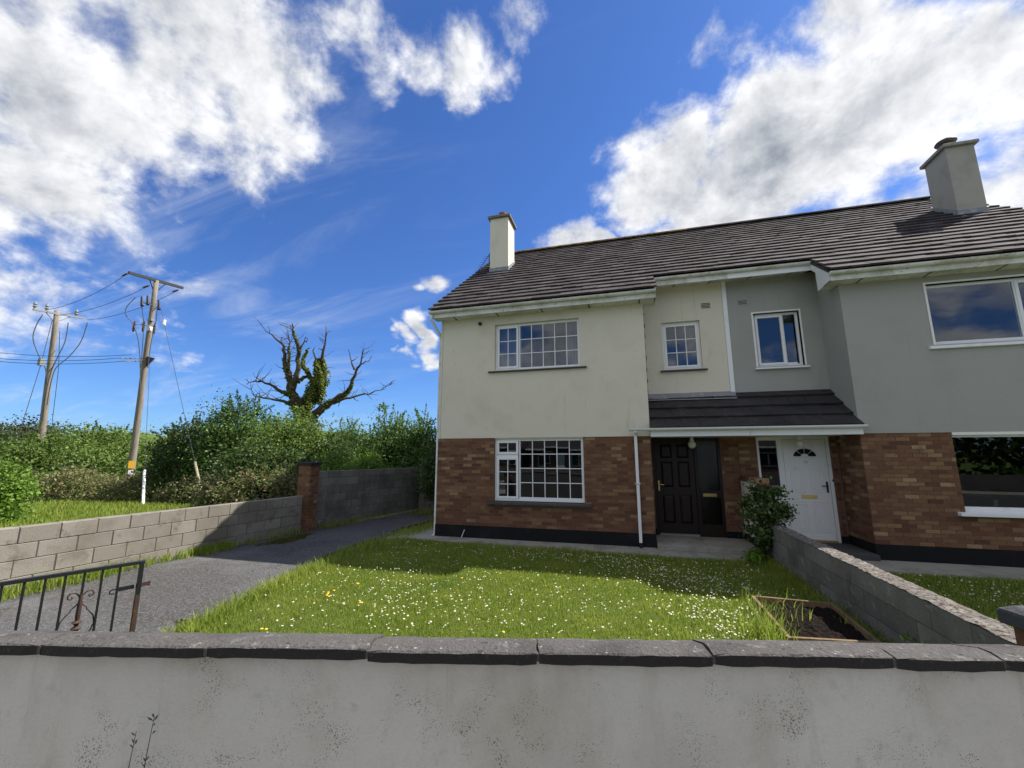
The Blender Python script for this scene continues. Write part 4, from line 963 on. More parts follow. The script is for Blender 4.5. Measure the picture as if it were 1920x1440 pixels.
plant('elder_bush', 'dark elder bush behind the slanting stay wire', 'bush', [bpx(410, 862, 36, 24.5), bpx(370, 866, 30, 25.5)], 9000, lf_dark, .15, .3, seed=32)
plant('hedge_bush', 'feathery bush right of the dead tree against the sky', 'bush', [bpx(645, 795, 32, 19), bpx(625, 820, 34, 18.5), bpx(670, 815, 30, 19)], 11000, lf_mid, .13, .26, bare=12, seed=8, rin=.4)
plant('hedge_tree', 'upright hedge tree with ragged top above the high block wall', 'tree', [bpx(722, 775, 26, 18.5), bpx(745, 800, 32, 18), bpx(700, 815, 30, 18)], 12500, lf_mid, .13, .25, bare=12, seed=9)
plant('hedge_tree', 'hedge tree touching the left corner of the cream house', 'tree', [bpx(792, 785, 24, 17.5), bpx(775, 815, 32, 17.5), bpx(812, 810, 25, 17)], 11000, lf_mid, .13, .25, bare=14, seed=10)
plant('bramble_bush', 'sunlit brambles spilling over the top of the high block wall', 'bush', [bpx(630, 852, 30, 15.0, k=.5), bpx(690, 858, 34, 16.2, k=.5), bpx(745, 862, 28, 17.4, k=.5)], 14000, lf_brt, .10, .18, seed=11, rin=.75, tm=twig)
plant('elder_bush', 'dark bush behind the high block wall', 'bush', [bpx(640, 832, 42, 17.2), bpx(710, 834, 42, 18), bpx(770, 838, 36, 18.5)], 14000, lf_dark, .13, .26, seed=12)
plant('corner_shrub', 'small dark shrub with bare pinkish stems in front of the back wall', 'shrub', [(-6.35, 13.45, 1.35, .62, .5, .75), (-5.7, 13.6, 1.5, .6, .5, .8)], 7500, lf_dark, .10, .18, seed=13, rin=.5, tm=twig)
# bramble bank: one tangled mass
def bank(name, pts, n, leaf, size, kind='stuff', hgt=1.2, wid=1.2, seed=3):
    rng = np.random.default_rng(seed); pts = [np.array(p, float) for p in pts]; seg = rng.integers(0, len(pts)-1, n); f = rng.random(n)
    A = np.array(pts)[seg]; B = np.array(pts)[seg+1]; c = A + (B-A)*f[:, None]
    a = rng.uniform(0, math.pi, n); rad = rng.uniform(.75, 1.0, n)**.5
    hh = hgt*(.75 + .3*np.sin(c[:, 0]*1.7)*np.cos(c[:, 1]*1.3) + .12*rng.normal(size=n))
    dirn = (B-A); dirn /= np.linalg.norm(dirn, axis=1)[:, None]; nr = np.stack([-dirn[:, 1], dirn[:, 0]], 1)
    xy = c + nr*(np.cos(a)*wid*rad)[:, None]
    Pn = np.concatenate([xy, (np.sin(a)*hh*rad)[:, None]], 1) + rng.normal(size=(n, 3))*.06; Pn[:, 2] = np.maximum(Pn[:, 2], .01)
    V, Fq = leaf_arrays(Pn, size, .3, .62, rng); return raw_mesh(name, V, Fq, leaf, None, kind), Pn, rng
bp = [tuple(PZ(u, v)[:2]) for u, v in ((-120, 944), (20, 942), (120, 938), (230, 936), (330, 934), (420, 938))]
bp = [(x*1.04, y*1.04) for x, y in bp]
o, PN, rg = bank('bramble_bank', bp, 15000, lf_brm, .13, hgt=1.45, wid=1.3); o['label'] = 'tangled bramble bank behind the grass verge'; o['category'] = 'brambles'
sm = MB()
for k in range(420):
    q = PN[rg.integers(0, len(PN))]; d = Vector(rg.normal(size=3)); d.z = abs(d.z)*.5; d.normalize(); a = Vector(q); L = rg.uniform(.3, .9)
    sm.tube([a, a + d*L*.5 + Vector((0, 0, .08)), a + d*L - Vector((0, 0, .18))], [.008, .007, .004], 4, False)
o = sm.build('bramble_canes', twig); o['kind'] = 'stuff'; o['label'] = 'arching bare bramble canes over the bank'; o['category'] = 'brambles'
# tall trees across the road to the right, mirrored in the neighbour's panes
o, _, _ = bank('roadside_trees', [tuple(W(s_, -15.5, 0)[:2]) for s_ in (15, 24, 34, 46)], 9000, lf_dark, .5, hgt=6.5, wid=3, seed=19); o['label'] = 'belt of trees across the road'; o['category'] = 'trees'
# far trees
far = [(-30, 800, 30, 105, lf_far), (30, 792, 26, 110, lf_cop), (62, 806, 24, 100, lf_far), (110, 812, 26, 95, lf_far), (250, 838, 26, 62, lf_haw), (290, 842, 24, 60, lf_far), (190, 805, 26, 75, lf_haw)]
fl_lab = ['far dark tree at the left edge of the skyline', 'far purple-leaved tree on the skyline left of the poles', 'far green tree right of the purple-leaved tree', 'far tree behind the shorter utility pole', 'far yellowish tree just right of the nearer pole base', 'far dark tree in the skyline dip right of the white post', 'far rounded tree between the two poles']
for k, (u, vt, hwp, D, lm) in enumerate(far): plant('far_tree', fl_lab[k], 'tree', [bpx(u, vt, hwp, D), bpx(u+hwp*.7, vt+8, hwp*.8, D)], 7000, lm, .42 if D > 80 else .32, 1.1 if D > 80 else .8, group='trees on the far skyline', seed=20+k)
o, _, _ = bank('far_hedgerow', [(-120, 20), (-80, 55), (-45, 70), (-5, 75), (60, 70), (120, 50)], 9000, lf_far, .8, hgt=5, wid=4, seed=9); o['label'] = 'distant hedgerow closing the field'; o['category'] = 'hedgerow'
# ------------------------------------------------------------------ dead tree with ivy
TD = 23.
def tp(u, v, dd=0): return PD(440+u/6., 600+v/6., TD+dd)
br = {  # polylines in a zoomed crop (x6), radii from -> to in metres, depth drift
 'trunk': ([(860, 1700), (830, 1300), (760, 1050), (700, 900)], .50, .42, 0),
 'a': ([(700, 950), (630, 800), (610, 650), (570, 500), (565, 380), (530, 260), (440, 190), (355, 130)], .34, .02, .6), 'a1': ([(530, 260), (540, 190)], .05, .02, .6),
 'b': ([(640, 780), (690, 650), (715, 500), (725, 330), (680, 200), (650, 110), (648, 40)], .26, .03, -.3), 'b1': ([(715, 340), (770, 270), (800, 190)], .10, .02, -.4), 'b2': ([(790, 240), (820, 240), (805, 195)], .04, .015, -.4),
 'c': ([(600, 560), (615, 430), (610, 310), (615, 215)], .13, .03, .4),
 'd': ([(760, 1000), (900, 850), (960, 700), (960, 540), (985, 420), (1015, 280), (1035, 150)], .38, .03, -.5), 'd1': ([(945, 560), (915, 430), (880, 350), (905, 305)], .10, .02, -.8), 'd2': ([(1005, 340), (965, 325), (945, 330)], .04, .015, -.4), 'd3': ([(1000, 260), (955, 200)], .03, .012, -.4),
 'e': ([(900, 700), (830, 600), (770, 530), (770, 430), (810, 340), (845, 315)], .16, .03, .3), 'e1': ([(700, 690), (760, 660), (815, 635)], .09, .03, .1),
 'f': ([(780, 1150), (950, 1030), (1080, 920), (1240, 840), (1320, 720), (1365, 580), (1420, 490), (1445, 335)], .38, .025, -.9), 'f1': ([(1420, 495), (1500, 470), (1540, 405)], .06, .015, -.9), 'f2': ([(1350, 560), (1310, 450), (1280, 330)], .08, .015, -1.1), 'f3': ([(1320, 460), (1380, 410)], .04, .012, -1.1),
 'g': ([(1100, 930), (1250, 880), (1420, 840), (1560, 810), (1640, 790), (1735, 735)], .13, .015, .5), 'g1': ([(1340, 870), (1395, 915)], .05, .012, .5), 'g2': ([(1490, 845), (1545, 895)], .04, .01, .5), 'g3': ([(1180, 920), (1165, 975)], .05, .015, .3),
 'h': ([(640, 850), (480, 780), (340, 710), (235, 680), (135, 725)], .16, .015, .7), 'i': ([(640, 940), (500, 905), (350, 880), (230, 860), (185, 785)], .14, .012, -.6), 'j': ([(920, 1110), (970, 1190), (955, 1290)], .07, .02, -.5)}
dt = thing('dead_tree', tuple(Vector((*tp(860, 1700)[:2], 0))), 'dead tree with bare crooked branches and ivy climbing its trunk', 'tree')
tb = MB(); ivy = []; rgt = np.random.default_rng(5)
ivk = {'trunk': (1., .9, 4200), 'a': (.55, .26, 1700), 'b': (.8, .15, 1100), 'c': (.7, .10, 300), 'd': (.62, .52, 4600), 'e': (.8, .17, 700), 'e1': (1., .15, 250), 'f': (.6, .27, 2000), 'h': (.2, .2, 260), 'i': (.12, .2, 140), 'd1': (.25, .12, 100)}
for key, (pl, r0, r1, dd) in br.items():
    n = len(pl); pts = []; 
    for k, (u, v) in enumerate(pl): pts.append(tp(u, v, dd*(k/(n-1)) if key not in ('a1', 'b1', 'b2', 'd1', 'd2', 'd3', 'f1', 'f2', 'f3', 'g1', 'g2', 'g3') else dd))
    if key == 'trunk': pts[0].z = -.1
    sub = []; rs = []
    for k in range(n-1):
        for q in range(3): sub.append(pts[k].lerp(pts[k+1], q/3) + Vector(rgt.normal(size=3)*.03*(1 if q else 0))); rs.append((r0+(r1-r0)*((k+q/3)/(n-1))**.62)*.72)
    sub.append(pts[-1]); rs.append(r1); tb.tube(sub, rs, 8, jit=.12)
    if key in ivk:
        fr, th, cnt = ivk[key]; th *= .85; cnt = int(cnt*1.7); m = len(sub); ii = (rgt.random(cnt)**1.15*fr*(m-1)); i0 = np.minimum(ii.astype(int), m-2); sa = np.array([list(x) for x in sub])
        c = sa[i0] + (sa[i0+1]-sa[i0])*(ii-i0)[:, None]; tfac = (1 - ii/(m-1)/max(fr, .01)*.75)
        if key == 'd': tfac = np.interp(ii/(m-1), [0, .15, .35, .5, .62], [1.1, 1.0, .95, .7, .3])
        dv_ = rgt.normal(size=(cnt, 3)); dv_ /= np.linalg.norm(dv_, axis=1)[:, None]
        lm_ = .72 + .55*np.sin(c[:, 2]*4.3 + dv_[:, 0]*3)*np.sin(c[:, 0]*3.1 + dv_[:, 1]*4); ivy.append((c + dv_*(th*tfac*np.clip(lm_, .25, 1.25)*rgt.uniform(.7, 1.15, cnt))[:, None])[rgt.random(cnt) < .85])
    if key in ('a', 'b', 'd', 'f', 'g', 'h', 'i', 'c'):     # fine twigs
        for q in range(20):
            s = sub[rgt.integers(2, len(sub))]; d = Vector(rgt.normal(size=3)); d.z = abs(d.z); d.normalize(); L = rgt.uniform(.25, 1.0); tb.tube([s, s + d*L*.6, s + d*L + Vector(rgt.normal(size=3)*.08)], [.016, .010, .005], 4, False)
P(tb, 'trunk', bark, dt)
C_ = np.concatenate(ivy); V, Fq = leaf_arrays(C_, .13, .3, .8, rgt); raw_mesh('ivy', V, Fq, leafmat('tree_ivy', [(.09, .14, .025), (.16, .22, .045), (.24, .28, .065), (.32, .34, .11)]), dt)
# ------------------------------------------------------------------ utility poles, stays and wires
def smooth(pts, n=5):
    out = []
    for i in range(len(pts)-1):
        p0, p1_, p2_, p3 = pts[max(i-1, 0)], pts[i], pts[i+1], pts[min(i+2, len(pts)-1)]
        for k in range(n):
            t = k/n; out.append(.5*(2*p1_ + (p2_-p0)*t + (2*p0-5*p1_+4*p2_-p3)*t*t + (3*p1_-p0-3*p2_+p3)*t**3))
    return out + [pts[-1]]
def pole(label, base, topv, r0, r1):
    b = Vector((base.x, base.y, -.1)); r = thing('utility_pole', (base.x, base.y, 0), label, 'utility pole'); pts = [b.lerp(topv, k/8) + Vector((math.sin(k)*.012, 0, 0)) for k in range(9)]
    P(MB().tube(pts, [r0+(r1-r0)*k/8 for k in range(9)], 14, jit=.015), 'post', polem, r, smooth=True); return r
A0 = PZ(240, 925); DA = math.hypot(A0.x, A0.y); AT = PD(293, 526, DA)
p1 = pole('nearer weathered wooden utility pole with long steel crossarm and yellow plate', A0, AT, .17, .115)
c0, c1 = PD(241, 511, DA-.9), PD(343, 540, DA+.9); cd_ = (c1-c0).normalized(); cm_ = (c0+c1)/2
P(MB().obox(cm_, cd_, cd_.cross(UZ).normalized(), UZ, (c1-c0).length/2, .05, .075), 'crossarm', mat('dark_steel', (.035, .033, .033), .5, metal=.4), p1)
P(MB().tube([c0.lerp(c1, .36) - Vector((0,0,.05)), AT - Vector((0, 0, .75))], .025, 5).tube([c0.lerp(c1, .66) - Vector((0,0,.05)), AT - Vector((0, 0, .75))], .025, 5), 'crossarm_brace', ironk, p1)
def on1(v, off=0): return A0.lerp(AT, 0) + (AT-A0)*((910-v)/(910-526)) if False else PD(293 + (526-v)*(293-241.7)/(910-526)*-1*-1 if False else 293 - (v-526)*(51.3/384), v, DA-.2)
for k, (u, v) in enumerate(((266, 565), (277, 563), (298, 572))):
    q = PD(u, v, DA-.5); P(MB().tube([q - Vector((.14, -.05, -.28)), q + Vector((.14, -.05, -.28))], [.05, .075], 8), 'fuse_switch', ironk, p1)
    P(MB().tube([q, on1(v+12)], .025, 5), 'switch_arm', steel, p1)
for (u, v) in ((251, 612), (269, 612), (289, 617)):
    q = PD(u, v, DA-.4); P(MB().lathe(tuple(q - Vector((0, 0, .3))), [(.03, 0)] + [(r_, z_) for k in range(5) for r_, z_ in ((.045, .06+k*.09), (.075, .09+k*.09), (.045, .12+k*.09))] + [(.03, .6)], 9), 'insulator', porcel, p1)
P(MB().tube([PD(251, 607, DA-.4), PD(289, 612, DA-.4)], .03, 5), 'bracket', steel, p1)
for cb in ([(254, 558), (238, 575), (236, 590), (248, 605), (256, 625), (261, 650), (263, 690), (262, 740), (256, 790)], [(265, 570), (268, 590), (269, 610), (268, 640), (264, 690)], [(295, 578), (293, 600), (288, 620), (282, 650), (277, 690)]):
    P(MB().tube(smooth([PD(u, v, DA-.45) for u, v in cb]), .022, 6), 'cable_tail', wirem, p1)
P(MB().obox(on1(616), (1, 0, 0), (0, 1, 0), UZ, .08, .08, .13), 'junction_box', white, p1); P(MB().obox(on1(600), (1, 0, 0), (0, 1, 0), UZ, .12, .10, .06), 'junction_box', steel, p1)
P(MB().obox(on1(871) + Vector((.13, -.085, 0)), (.54, .84, 0), (.84, -.54, 0), UZ, .13, .02, .19), 'warning_plate', yellow, p1); P(MB().obox(on1(880) + Vector((.13, -.085, -.14)), (.54, .84, 0), (.84, -.54, 0), UZ, .10, .018, .11), 'number_plate', white, p1)
q0, q1 = PD(225, 672, DA-.5), PD(288, 672, DA+.3); P(MB().tube([q0, q1], .028, 6).tube([PD(236, 678, DA-.6), PD(288, 677, DA+.2)], .028, 6), 'lower_crossarm', polem, p1)
P(MB().add([PD(276, 668, DA-.3), PD(291, 672, DA-.3), PD(276, 687, DA-.3), PD(276, 668, DA+.1), PD(291, 672, DA+.1), PD(276, 687, DA+.1)], [(0,1,2),(3,5,4),(0,3,4,1),(1,4,5,2),(2,5,3,0)]), 'stay_bracket', ironk, p1)
DB = DA*1.21; B0 = PD(78, 856, DB); BTp = PD(107, 583, DB)
p2 = pole('farther wooden utility pole with short pin crossarm at left', Vector((B0.x, B0.y, 0)), BTp, .175, .12)
e0, e1 = PD(62, 580, DB-.5), PD(157, 597, DB+.5)
ed = (e1-e0).normalized(); P(MB().obox((e0+e1)/2, ed, ed.cross(UZ).normalized(), UZ, (e1-e0).length/2, .05, .05), 'crossarm', steel, p2)
P(MB().tube([e0.lerp(e1, .22), PD(103, 605, DB)], .022, 5).tube([e0.lerp(e1, .75), PD(103, 605, DB)], .022, 5), 'crossarm_brace', steel, p2)
for f_ in (.02, .24, .83): q = e0.lerp(e1, f_); P(MB().lathe(tuple(q), [(.03, 0), (.05, .12), (.10, .2), (.05, .26), (.09, .34), (.05, .42), (.03, .5)], 9), 'pin_insulator', steel, p2)
for cb in ([(80, 590), (68, 610), (62, 635), (72, 665), (85, 690), (88, 720)], [(128, 605), (122, 640), (108, 670), (95, 700), (86, 740), (80, 790)], [(164, 605), (152, 640), (130, 668), (105, 690), (95, 720), (88, 760)]):
    P(MB().tube(smooth([PD(u, v, DB-.5) for u, v in cb]), .026, 6), 'cable_tail', wirem, p2)
P(MB().obox(PD(78, 679, DB-.6), (1, 0, 0), (0, 1, 0), UZ, .12, .12, .2), 'junction_box', steel, p2)
def wire(a, b, sag, label, r=.013, n=14):
    pts = [a.lerp(b, k/n) - Vector((0, 0, sag*4*(k/n)*(1-k/n))) for k in range(n+1)]
    o = MB().tube(pts, r, 5).build('overhead_wire', wirem, origin=tuple(a)); tag(o, label, 'wire', 'overhead wires'); return o
def endins(a, b, par):
    d = (b-a).normalized(); P(MB().tube([a + d*x for x in (0, .12, .18, .24, .30, .36, .42, .48, .6)], [.015, .02, .06, .025, .06, .025, .06, .02, .015], 8), 'strain_insulator', porcel, par)
for (ua, va, ub, vb, lb) in ((241, 512, 88, 581, 'topmost wire from the left tip of the long crossarm to the far pole'), (281, 535, 100, 592, 'middle wire running between the two pole tops'), (336, 543, 164, 600, 'wire from the right tip of the long crossarm to the far pole')):
    a, b = PD(ua, va, DA), PD(ub, vb, DB); wire(a, b, .35, lb); endins(a, b, p1)
lbs = ['upper of the three low wires leaving the near pole to the left', 'middle of the three low wires leaving the near pole to the left', 'lowest of the three low wires leaving the near pole to the left']
for k, (va, vb, ub) in enumerate(((665, 616, 0), (671, 632, 0), (677, 638, 0))):
    a = PD((248, 228, 235)[k], va, DA-.5); b = PD(-420, vb-42, DA*1.15); wire(a, b, .8, lbs[k], .014)
# ground stays
def stay(name, label, gpx, upx, D2, guard):
    g_ = PZ(*gpx); a = PD(*upx, D2); r = thing(name, tuple(g_), label, 'stay wire'); P(MB().tube([g_, a], .011, 5), 'wire', wirem, r)
    d = (a-g_).normalized(); P(MB().tube([g_ - d*.05, g_ + d*guard[0]], guard[1], 8), 'stay_guard', guard[2], r); return r
guardm = mat('stay_guard_wood', (.34, .29, .20), .9, [(6, (.22, .19, .13), .45, .7)])
stay('pole_stay', 'steel stay wire with white plastic guard right of the near pole', (268, 948), (281, 675), DA, (1.95, .05, white))
s_ = stay('pole_stay', 'slanting stay wire with wooden guard and white insulator farther right', (384, 950), (298, 562), DA, (2.3, .05, guardm))
g_ = PZ(384, 950); a_ = PD(298, 562, DA); f_ = .845; q = g_.lerp(a_, f_); P(MB().obox(q, (1, 0, 0), (0, 1, 0), UZ, .06, .06, .15), 'stay_insulator', white, s_)
for k in range(1):
    a, b = PD(78, 679, DB-.6), PD(40, 800, DB-1); o = MB().tube([PD(98, 600, DB-.3), a, b, Vector((b.x-.4, b.y, 0))], .016, 5).build('pole_stay', wirem); tag(o, 'thin stay wire sloping down left of the far pole', 'stay wire')
    o = MB().tube([PD(112, 620, DB+.3), PD(110, 690, DB+.4), PD(98, 790, DB+.6), PD(94, 858, DB+.6)], .016, 5).build('pole_stay', wirem); tag(o, 'thin stay wire hanging down right of the far pole', 'stay wire')
# ------------------------------------------------------------------ ivy-clad stump by the porch
iv = thing('ivy_shrub', (2.34, 8.95, 0), 'ivy bush on a dark trunk at the end of the dividing wall', 'shrub')
P(MB().tube([(2.40, 8.93, -.02), (2.39, 8.93, .35), (2.42, 8.95, .8), (2.45, 8.95, 1.2)], [.12, .11, .10, .05], 9, jit=.15), 'trunk', bark, iv)
C_, O_ = clumps([(2.44, 8.90, .92, .36, .34, .36), (2.40, 8.95, 1.24, .20, .20, .16), (2.36, 8.92, .62, .26, .25, .28), (2.56, 8.88, .90, .17, .17, .18)], 4200, .075, np.random.default_rng(3), .5)
C2 = np.column_stack([NR.normal(2.39, .09, 700), NR.normal(8.90, .09, 700), NR.uniform(.02, .6, 700)])
V, Fq = leaf_arrays(np.concatenate([C_, C2]), .062, .3, .75, NR); raw_mesh('ivy', V, Fq, lf_ivy, iv)
C_, O_ = clumps([(2.13, 8.72, .10, .16, .14, .14)], 160, .06, np.random.default_rng(8), .3); V, Fq = leaf_arrays(C_, .11, .5, .5, NR)
dk = raw_mesh('dock_plant', V, Fq, lf_brt); tag(dk, 'leafy weed at the foot of the ivy bush', 'weed')
# ------------------------------------------------------------------ grass
def inpoly(x, y, poly):
    c = np.zeros(len(x), bool); n = len(poly)
    for i in range(n):
        x1, y1 = poly[i]; x2, y2 = poly[(i+1) % n]
        k = ((y1 > y) != (y2 > y)); xx = (x2-x1)*(y-y1)/((y2-y1) if y2 != y1 else 1e-9) + x1; c ^= k & (x < xx)
    return c
def blades(x, y, h, w, rng, lean=.45):
    n = len(x); a = rng.uniform(0, 2*math.pi, n); b = rng.uniform(0, 2*math.pi, n); L = h*rng.uniform(.1, lean, n)
    dx, dy = np.cos(a)*w/2, np.sin(a)*w/2; lx, ly = np.cos(b)*L, np.sin(b)*L; z = np.zeros(n)
    V = np.stack([np.stack([x-dx, y-dy, z], 1), np.stack([x+dx, y+dy, z], 1), np.stack([x+dx*.7+lx*.35, y+dy*.7+ly*.35, h*.6], 1), np.stack([x-dx*.7+lx*.35, y-dy*.7+ly*.35, h*.6], 1), np.stack([x+lx, y+ly, h], 1)], 1).reshape(-1, 3)
    o = np.arange(n)[:, None]*5
    return V, np.concatenate([o + np.array([[0, 1, 2]]), o + np.array([[0, 2, 3]]), o + np.array([[3, 2, 4]])], 0)
def lump(x, y): return .5 + .22*np.sin(x*2.3+1.1*np.sin(y*1.7)) + .2*np.sin(y*3.1+x*.9) + .12*np.sin(x*7.1)*np.cos(y*6.3)
bedp = [tuple(c[:2]) for c in cn]
def grow(name, poly, dens, hmin, hmax, w, seed, label, extra=None, mt=grassm):
    rng = np.random.default_rng(seed); xs = [p[0] for p in poly]; ys = [p[1] for p in poly]; ar = (max(xs)-min(xs))*(max(ys)-min(ys)); n = int(ar*dens)
    x = rng.uniform(min(xs), max(xs), n); y = rng.uniform(min(ys), max(ys), n); ok = inpoly(x, y, poly) & ~inpoly(x, y, bedp)
    keep = rng.random(n) < np.clip(.55 + .6*lump(x, y), 0, 1); ok &= keep; x, y = x[ok], y[ok]
    h = (hmin + (hmax-hmin)*rng.random(len(x))**1.6)*(.7 + .5*lump(x*1.7, y*1.3))
    if extra is not None: h *= extra(x, y)
    V, Fq = blades(x, y, h, w, rng); o = raw_mesh(name, V, Fq, mt, None, 'stuff'); o['label'] = label; o['category'] = 'grass'; return o
vis = [(-4.62, 3.45), (-3.1, 2.6), (2.38, 4.2), (2.40, 8.73), (.55, 8.70), (-4.9, 8.95), (-5.15, 8.6), (-5.28, 7.3), (-5.1, 6.6), (-5.22, 5.9), (-5.05, 5.1), (-4.85, 4.3)]
def edge(x, y): return 1 + 1.1*np.exp(-((y-8.75)/.25)**2) + 1.2*np.exp(-((x-2.35)/.16)**2) + .9*np.exp(-((x+5.05)/.22)**2) + 1.8*np.exp(-(((x-1.25)/.2)**2+((y-5.3)/.5)**2))
grow('lawn_grass', vis, 5600, .024, .058, .0065, 1, 'short green lawn grass in front of the cream house', edge)
grow('lawn_grass', [(2.66, 3.2), (6.5, 4.2), (7.5, 8.6), (2.66, 8.6)], 1700, .03, .07, .011, 2, 'short green lawn grass of the neighbouring garden')
vg = [tuple(PZ(u, v)[:2]) for u, v in ((-200, 985), (120, 1000), (420, 960), (480, 948), (330, 938), (-150, 948))]
vgp = [(-8.95, 3), (-8.5, 9), (-13, 13.2), (-22, 12.5), (-30, 9)]
grow('verge_grass', vgp, 260, .05, .14, .03, 3, 'mown grass verge beyond the low block wall', lambda x, y: 1 + .5*np.clip((np.hypot(x, y)-17)/5, 0, 1))
# weeds and grass tufts along the foot of the walls and the drive's edge
rngw = np.random.default_rng(12); X_, Y_ = [], []; 
for (a, b, n, sp) in (((-4.60, 3.5), (-5.0, 5.2), 900, .075), ((-5.0, 5.2), (-5.2, 6.6), 900, .10), ((-5.2, 6.6), (-5.3, 8.6), 900, .12), ((-8.36, 3.4), (-8.30, 5.2), 2400, .16), ((-8.30, 5.2), (-8.22, 6.6), 500, .10), ((-8.24, 6.55), (-8.18, 7.25), 1300, .12), ((-8.12, 7.3), (-8.05, 9.1), 260, .06), ((-8.0, 9.7), (-7.4, 13.4), 1000, .13), ((-5.35, 9.2), (-5.0, 12.5), 1500, .16), ((2.34, 4.4), (2.36, 8.6), 900, .05), ((-6.6, 13.3), (-5.1, 13.2), 1500, .35), ((-5.35, 7.3), (-5.15, 8.9), 500, .14)):
    f = rngw.random(n); X_.append(a[0]+(b[0]-a[0])*f + rngw.normal(size=n)*sp); Y_.append(a[1]+(b[1]-a[1])*f + rngw.normal(size=n)*sp*.6)
X_, Y_ = np.concatenate(X_), np.concatenate(Y_); ok = ~((X_ < -8.12) & (Y_ > 7.3) | (X_ < -8.40)); X_, Y_ = X_[ok], Y_[ok]
V, Fq = blades(X_, Y_, rngw.uniform(.05, .19, len(X_)), .013, rngw, .8); o = raw_mesh('wall_foot_weeds', V, Fq, grassm, None, 'stuff'); o['label'] = 'grass and weeds along the foot of the walls'; o['category'] = 'weeds'
tx = np.concatenate([rngw.normal(1.28, .10, 260), rngw.normal(1.42, .05, 120), rngw.normal(1.6, .2, 50)]); ty = np.concatenate([rngw.normal(5.15, .14, 260), rngw.normal(5.6, .4, 120), rngw.normal(5.9, .3, 50)])
V, Fq = blades(tx, ty, rngw.uniform(.12, .32, len(tx)), .011, rngw, .9); o = raw_mesh('long_grass', V, Fq, grassm, None, 'stuff'); o['label'] = 'long uncut grass tuft at the corner of the raised bed'; o['category'] = 'grass'
# moss strips on the tarmac: low uneven mats
for k, (c, rx, ry, lb) in enumerate((((-4.75, 3.95), .35, .12, 'yellow moss patch on the tarmac by the lawn corner'), ((-5.5, 7.9), .28, .9, 'moss strip between the tarmac and the house path'), ((-7.6, 8.3), .25, .7, 'moss patch at the foot of the driveway wall'), ((-5.55, 11), .3, 1.4, 'moss strip running along the gable path'))):
    rg2 = np.random.default_rng(40+k); n = int(9000*rx*ry); a = rg2.uniform(0, 2*math.pi, n); rr = rg2.random(n)**.7*(1+.3*np.sin(a*3+k)); V, Fq = blades(c[0]+np.cos(a)*rr*rx, c[1]+np.sin(a)*rr*ry, rg2.uniform(.012, .035, n), .02, rg2, .9)
    o = raw_mesh('moss_patch', V, Fq, mossm, None, 'stuff'); o['label'] = lb; o['category'] = 'moss'
# daisies
rd = np.random.default_rng(77)
def daisies(name, pts, label, s=.0105):
    vs, fs, v2, f2 = [], [], [], []
    for (x, y) in pts:
        z = rd.uniform(.05, .085); r = s*rd.uniform(.7, 1.25); tl = rd.normal(size=2)*.25; o = len(vs)
        vs.append((x, y, z+.002))
        for k in range(8): q = 2*math.pi*k/8; dx, dy = math.cos(q)*r, math.sin(q)*r; vs.append((x+dx, y+dy, z + dx*tl[0] + dy*tl[1] + .002))
        fs += [(o, o+1+k, o+1+(k+1) % 8) for k in range(8)]
        o2 = len(v2)
        for k in range(5): q = 2*math.pi*k/5; v2.append((x+math.cos(q)*r*.38, y+math.sin(q)*r*.38, z+.006))
        v2.append((x, y, z+.009)); f2 += [(o2+k, o2+(k+1) % 5, o2+5) for k in range(5)]
    a = raw_mesh(name, np.array(vs), np.array(fs), petal, None, 'stuff'); a['label'] = label; a['category'] = 'daisies'
    b = raw_mesh('daisy_eyes', np.array(v2), np.array(f2), yolk, None, 'stuff'); b.parent = a
pts = []
def scatter(cx, cy, sx, sy, n, rot=0):
    for _ in range(int(n*1.6)):
        a, b = rd.normal()*sx, rd.normal()*sy; x = cx + a*math.cos(rot) - b*math.sin(rot); y = cy + a*math.sin(rot) + b*math.cos(rot)
        pts.append((x, y))
scatter(-1.2, 8.15, 1.3, .25, 200); scatter(.3, 7.5, .7, .35, 190, -.4); scatter(1.0, 6.9, .55, .3, 170, -.5); scatter(.95, 5.5, .30, .45, 150); scatter(-1, 6.2, 1.6, .9, 230); scatter(-3.2, 5.4, .9, .9, 200); scatter(-4.2, 6.8, .5, .6, 60); scatter(-4.6, 8.3, .4, .4, 40); scatter(1.6, 7.7, .4, .4, 50); scatter(-2, 4.8, 1.2, .6, 120)
pts = [p for p in pts if inpoly(np.array([p[0]]), np.array([p[1]]), vis)[0] and not inpoly(np.array([p[0]]), np.array([p[1]]), bedp)[0]]
daisies('daisies', pts, 'white daisies scattered over the lawn of the cream house')
pts = []; scatter(4.2, 7.4, .9, .5, 90); scatter(5.2, 7.6, .8, .4, 60); scatter(4.2, 6, .6, .5, 25); pts = [p for p in pts if p[0] > 2.75 and p[1] < 8.5]
daisies('daisies', pts, 'white daisies scattered over the neighbouring lawn')
# dandelions
dn = MB(); nd = []
for (u, v, c) in ((620, 1112, 3), (617, 1120, 2), (670, 1100, 2), (675, 1132, 2), (1222, 1071, 2), (940, 1078, 1), (870, 1090, 1), (490, 1187, 2), (938, 1183, 1)):
    q = PZ(u, v, .06)
    for k in range(c): dn.lathe((q.x + rd.normal()*.03, q.y + rd.normal()*.03, .06 + rd.random()*.03), [(.006, 0), (.017, .006), (.014, .012), (.004, .014)], 8)
o = dn.build('dandelions', yolk); o['kind'] = 'stuff'; o['label'] = 'yellow dandelions dotted in the lawn'; o['category'] = 'dandelions'
weedm = mat('weed_stem', (.045, .05, .02), .8)
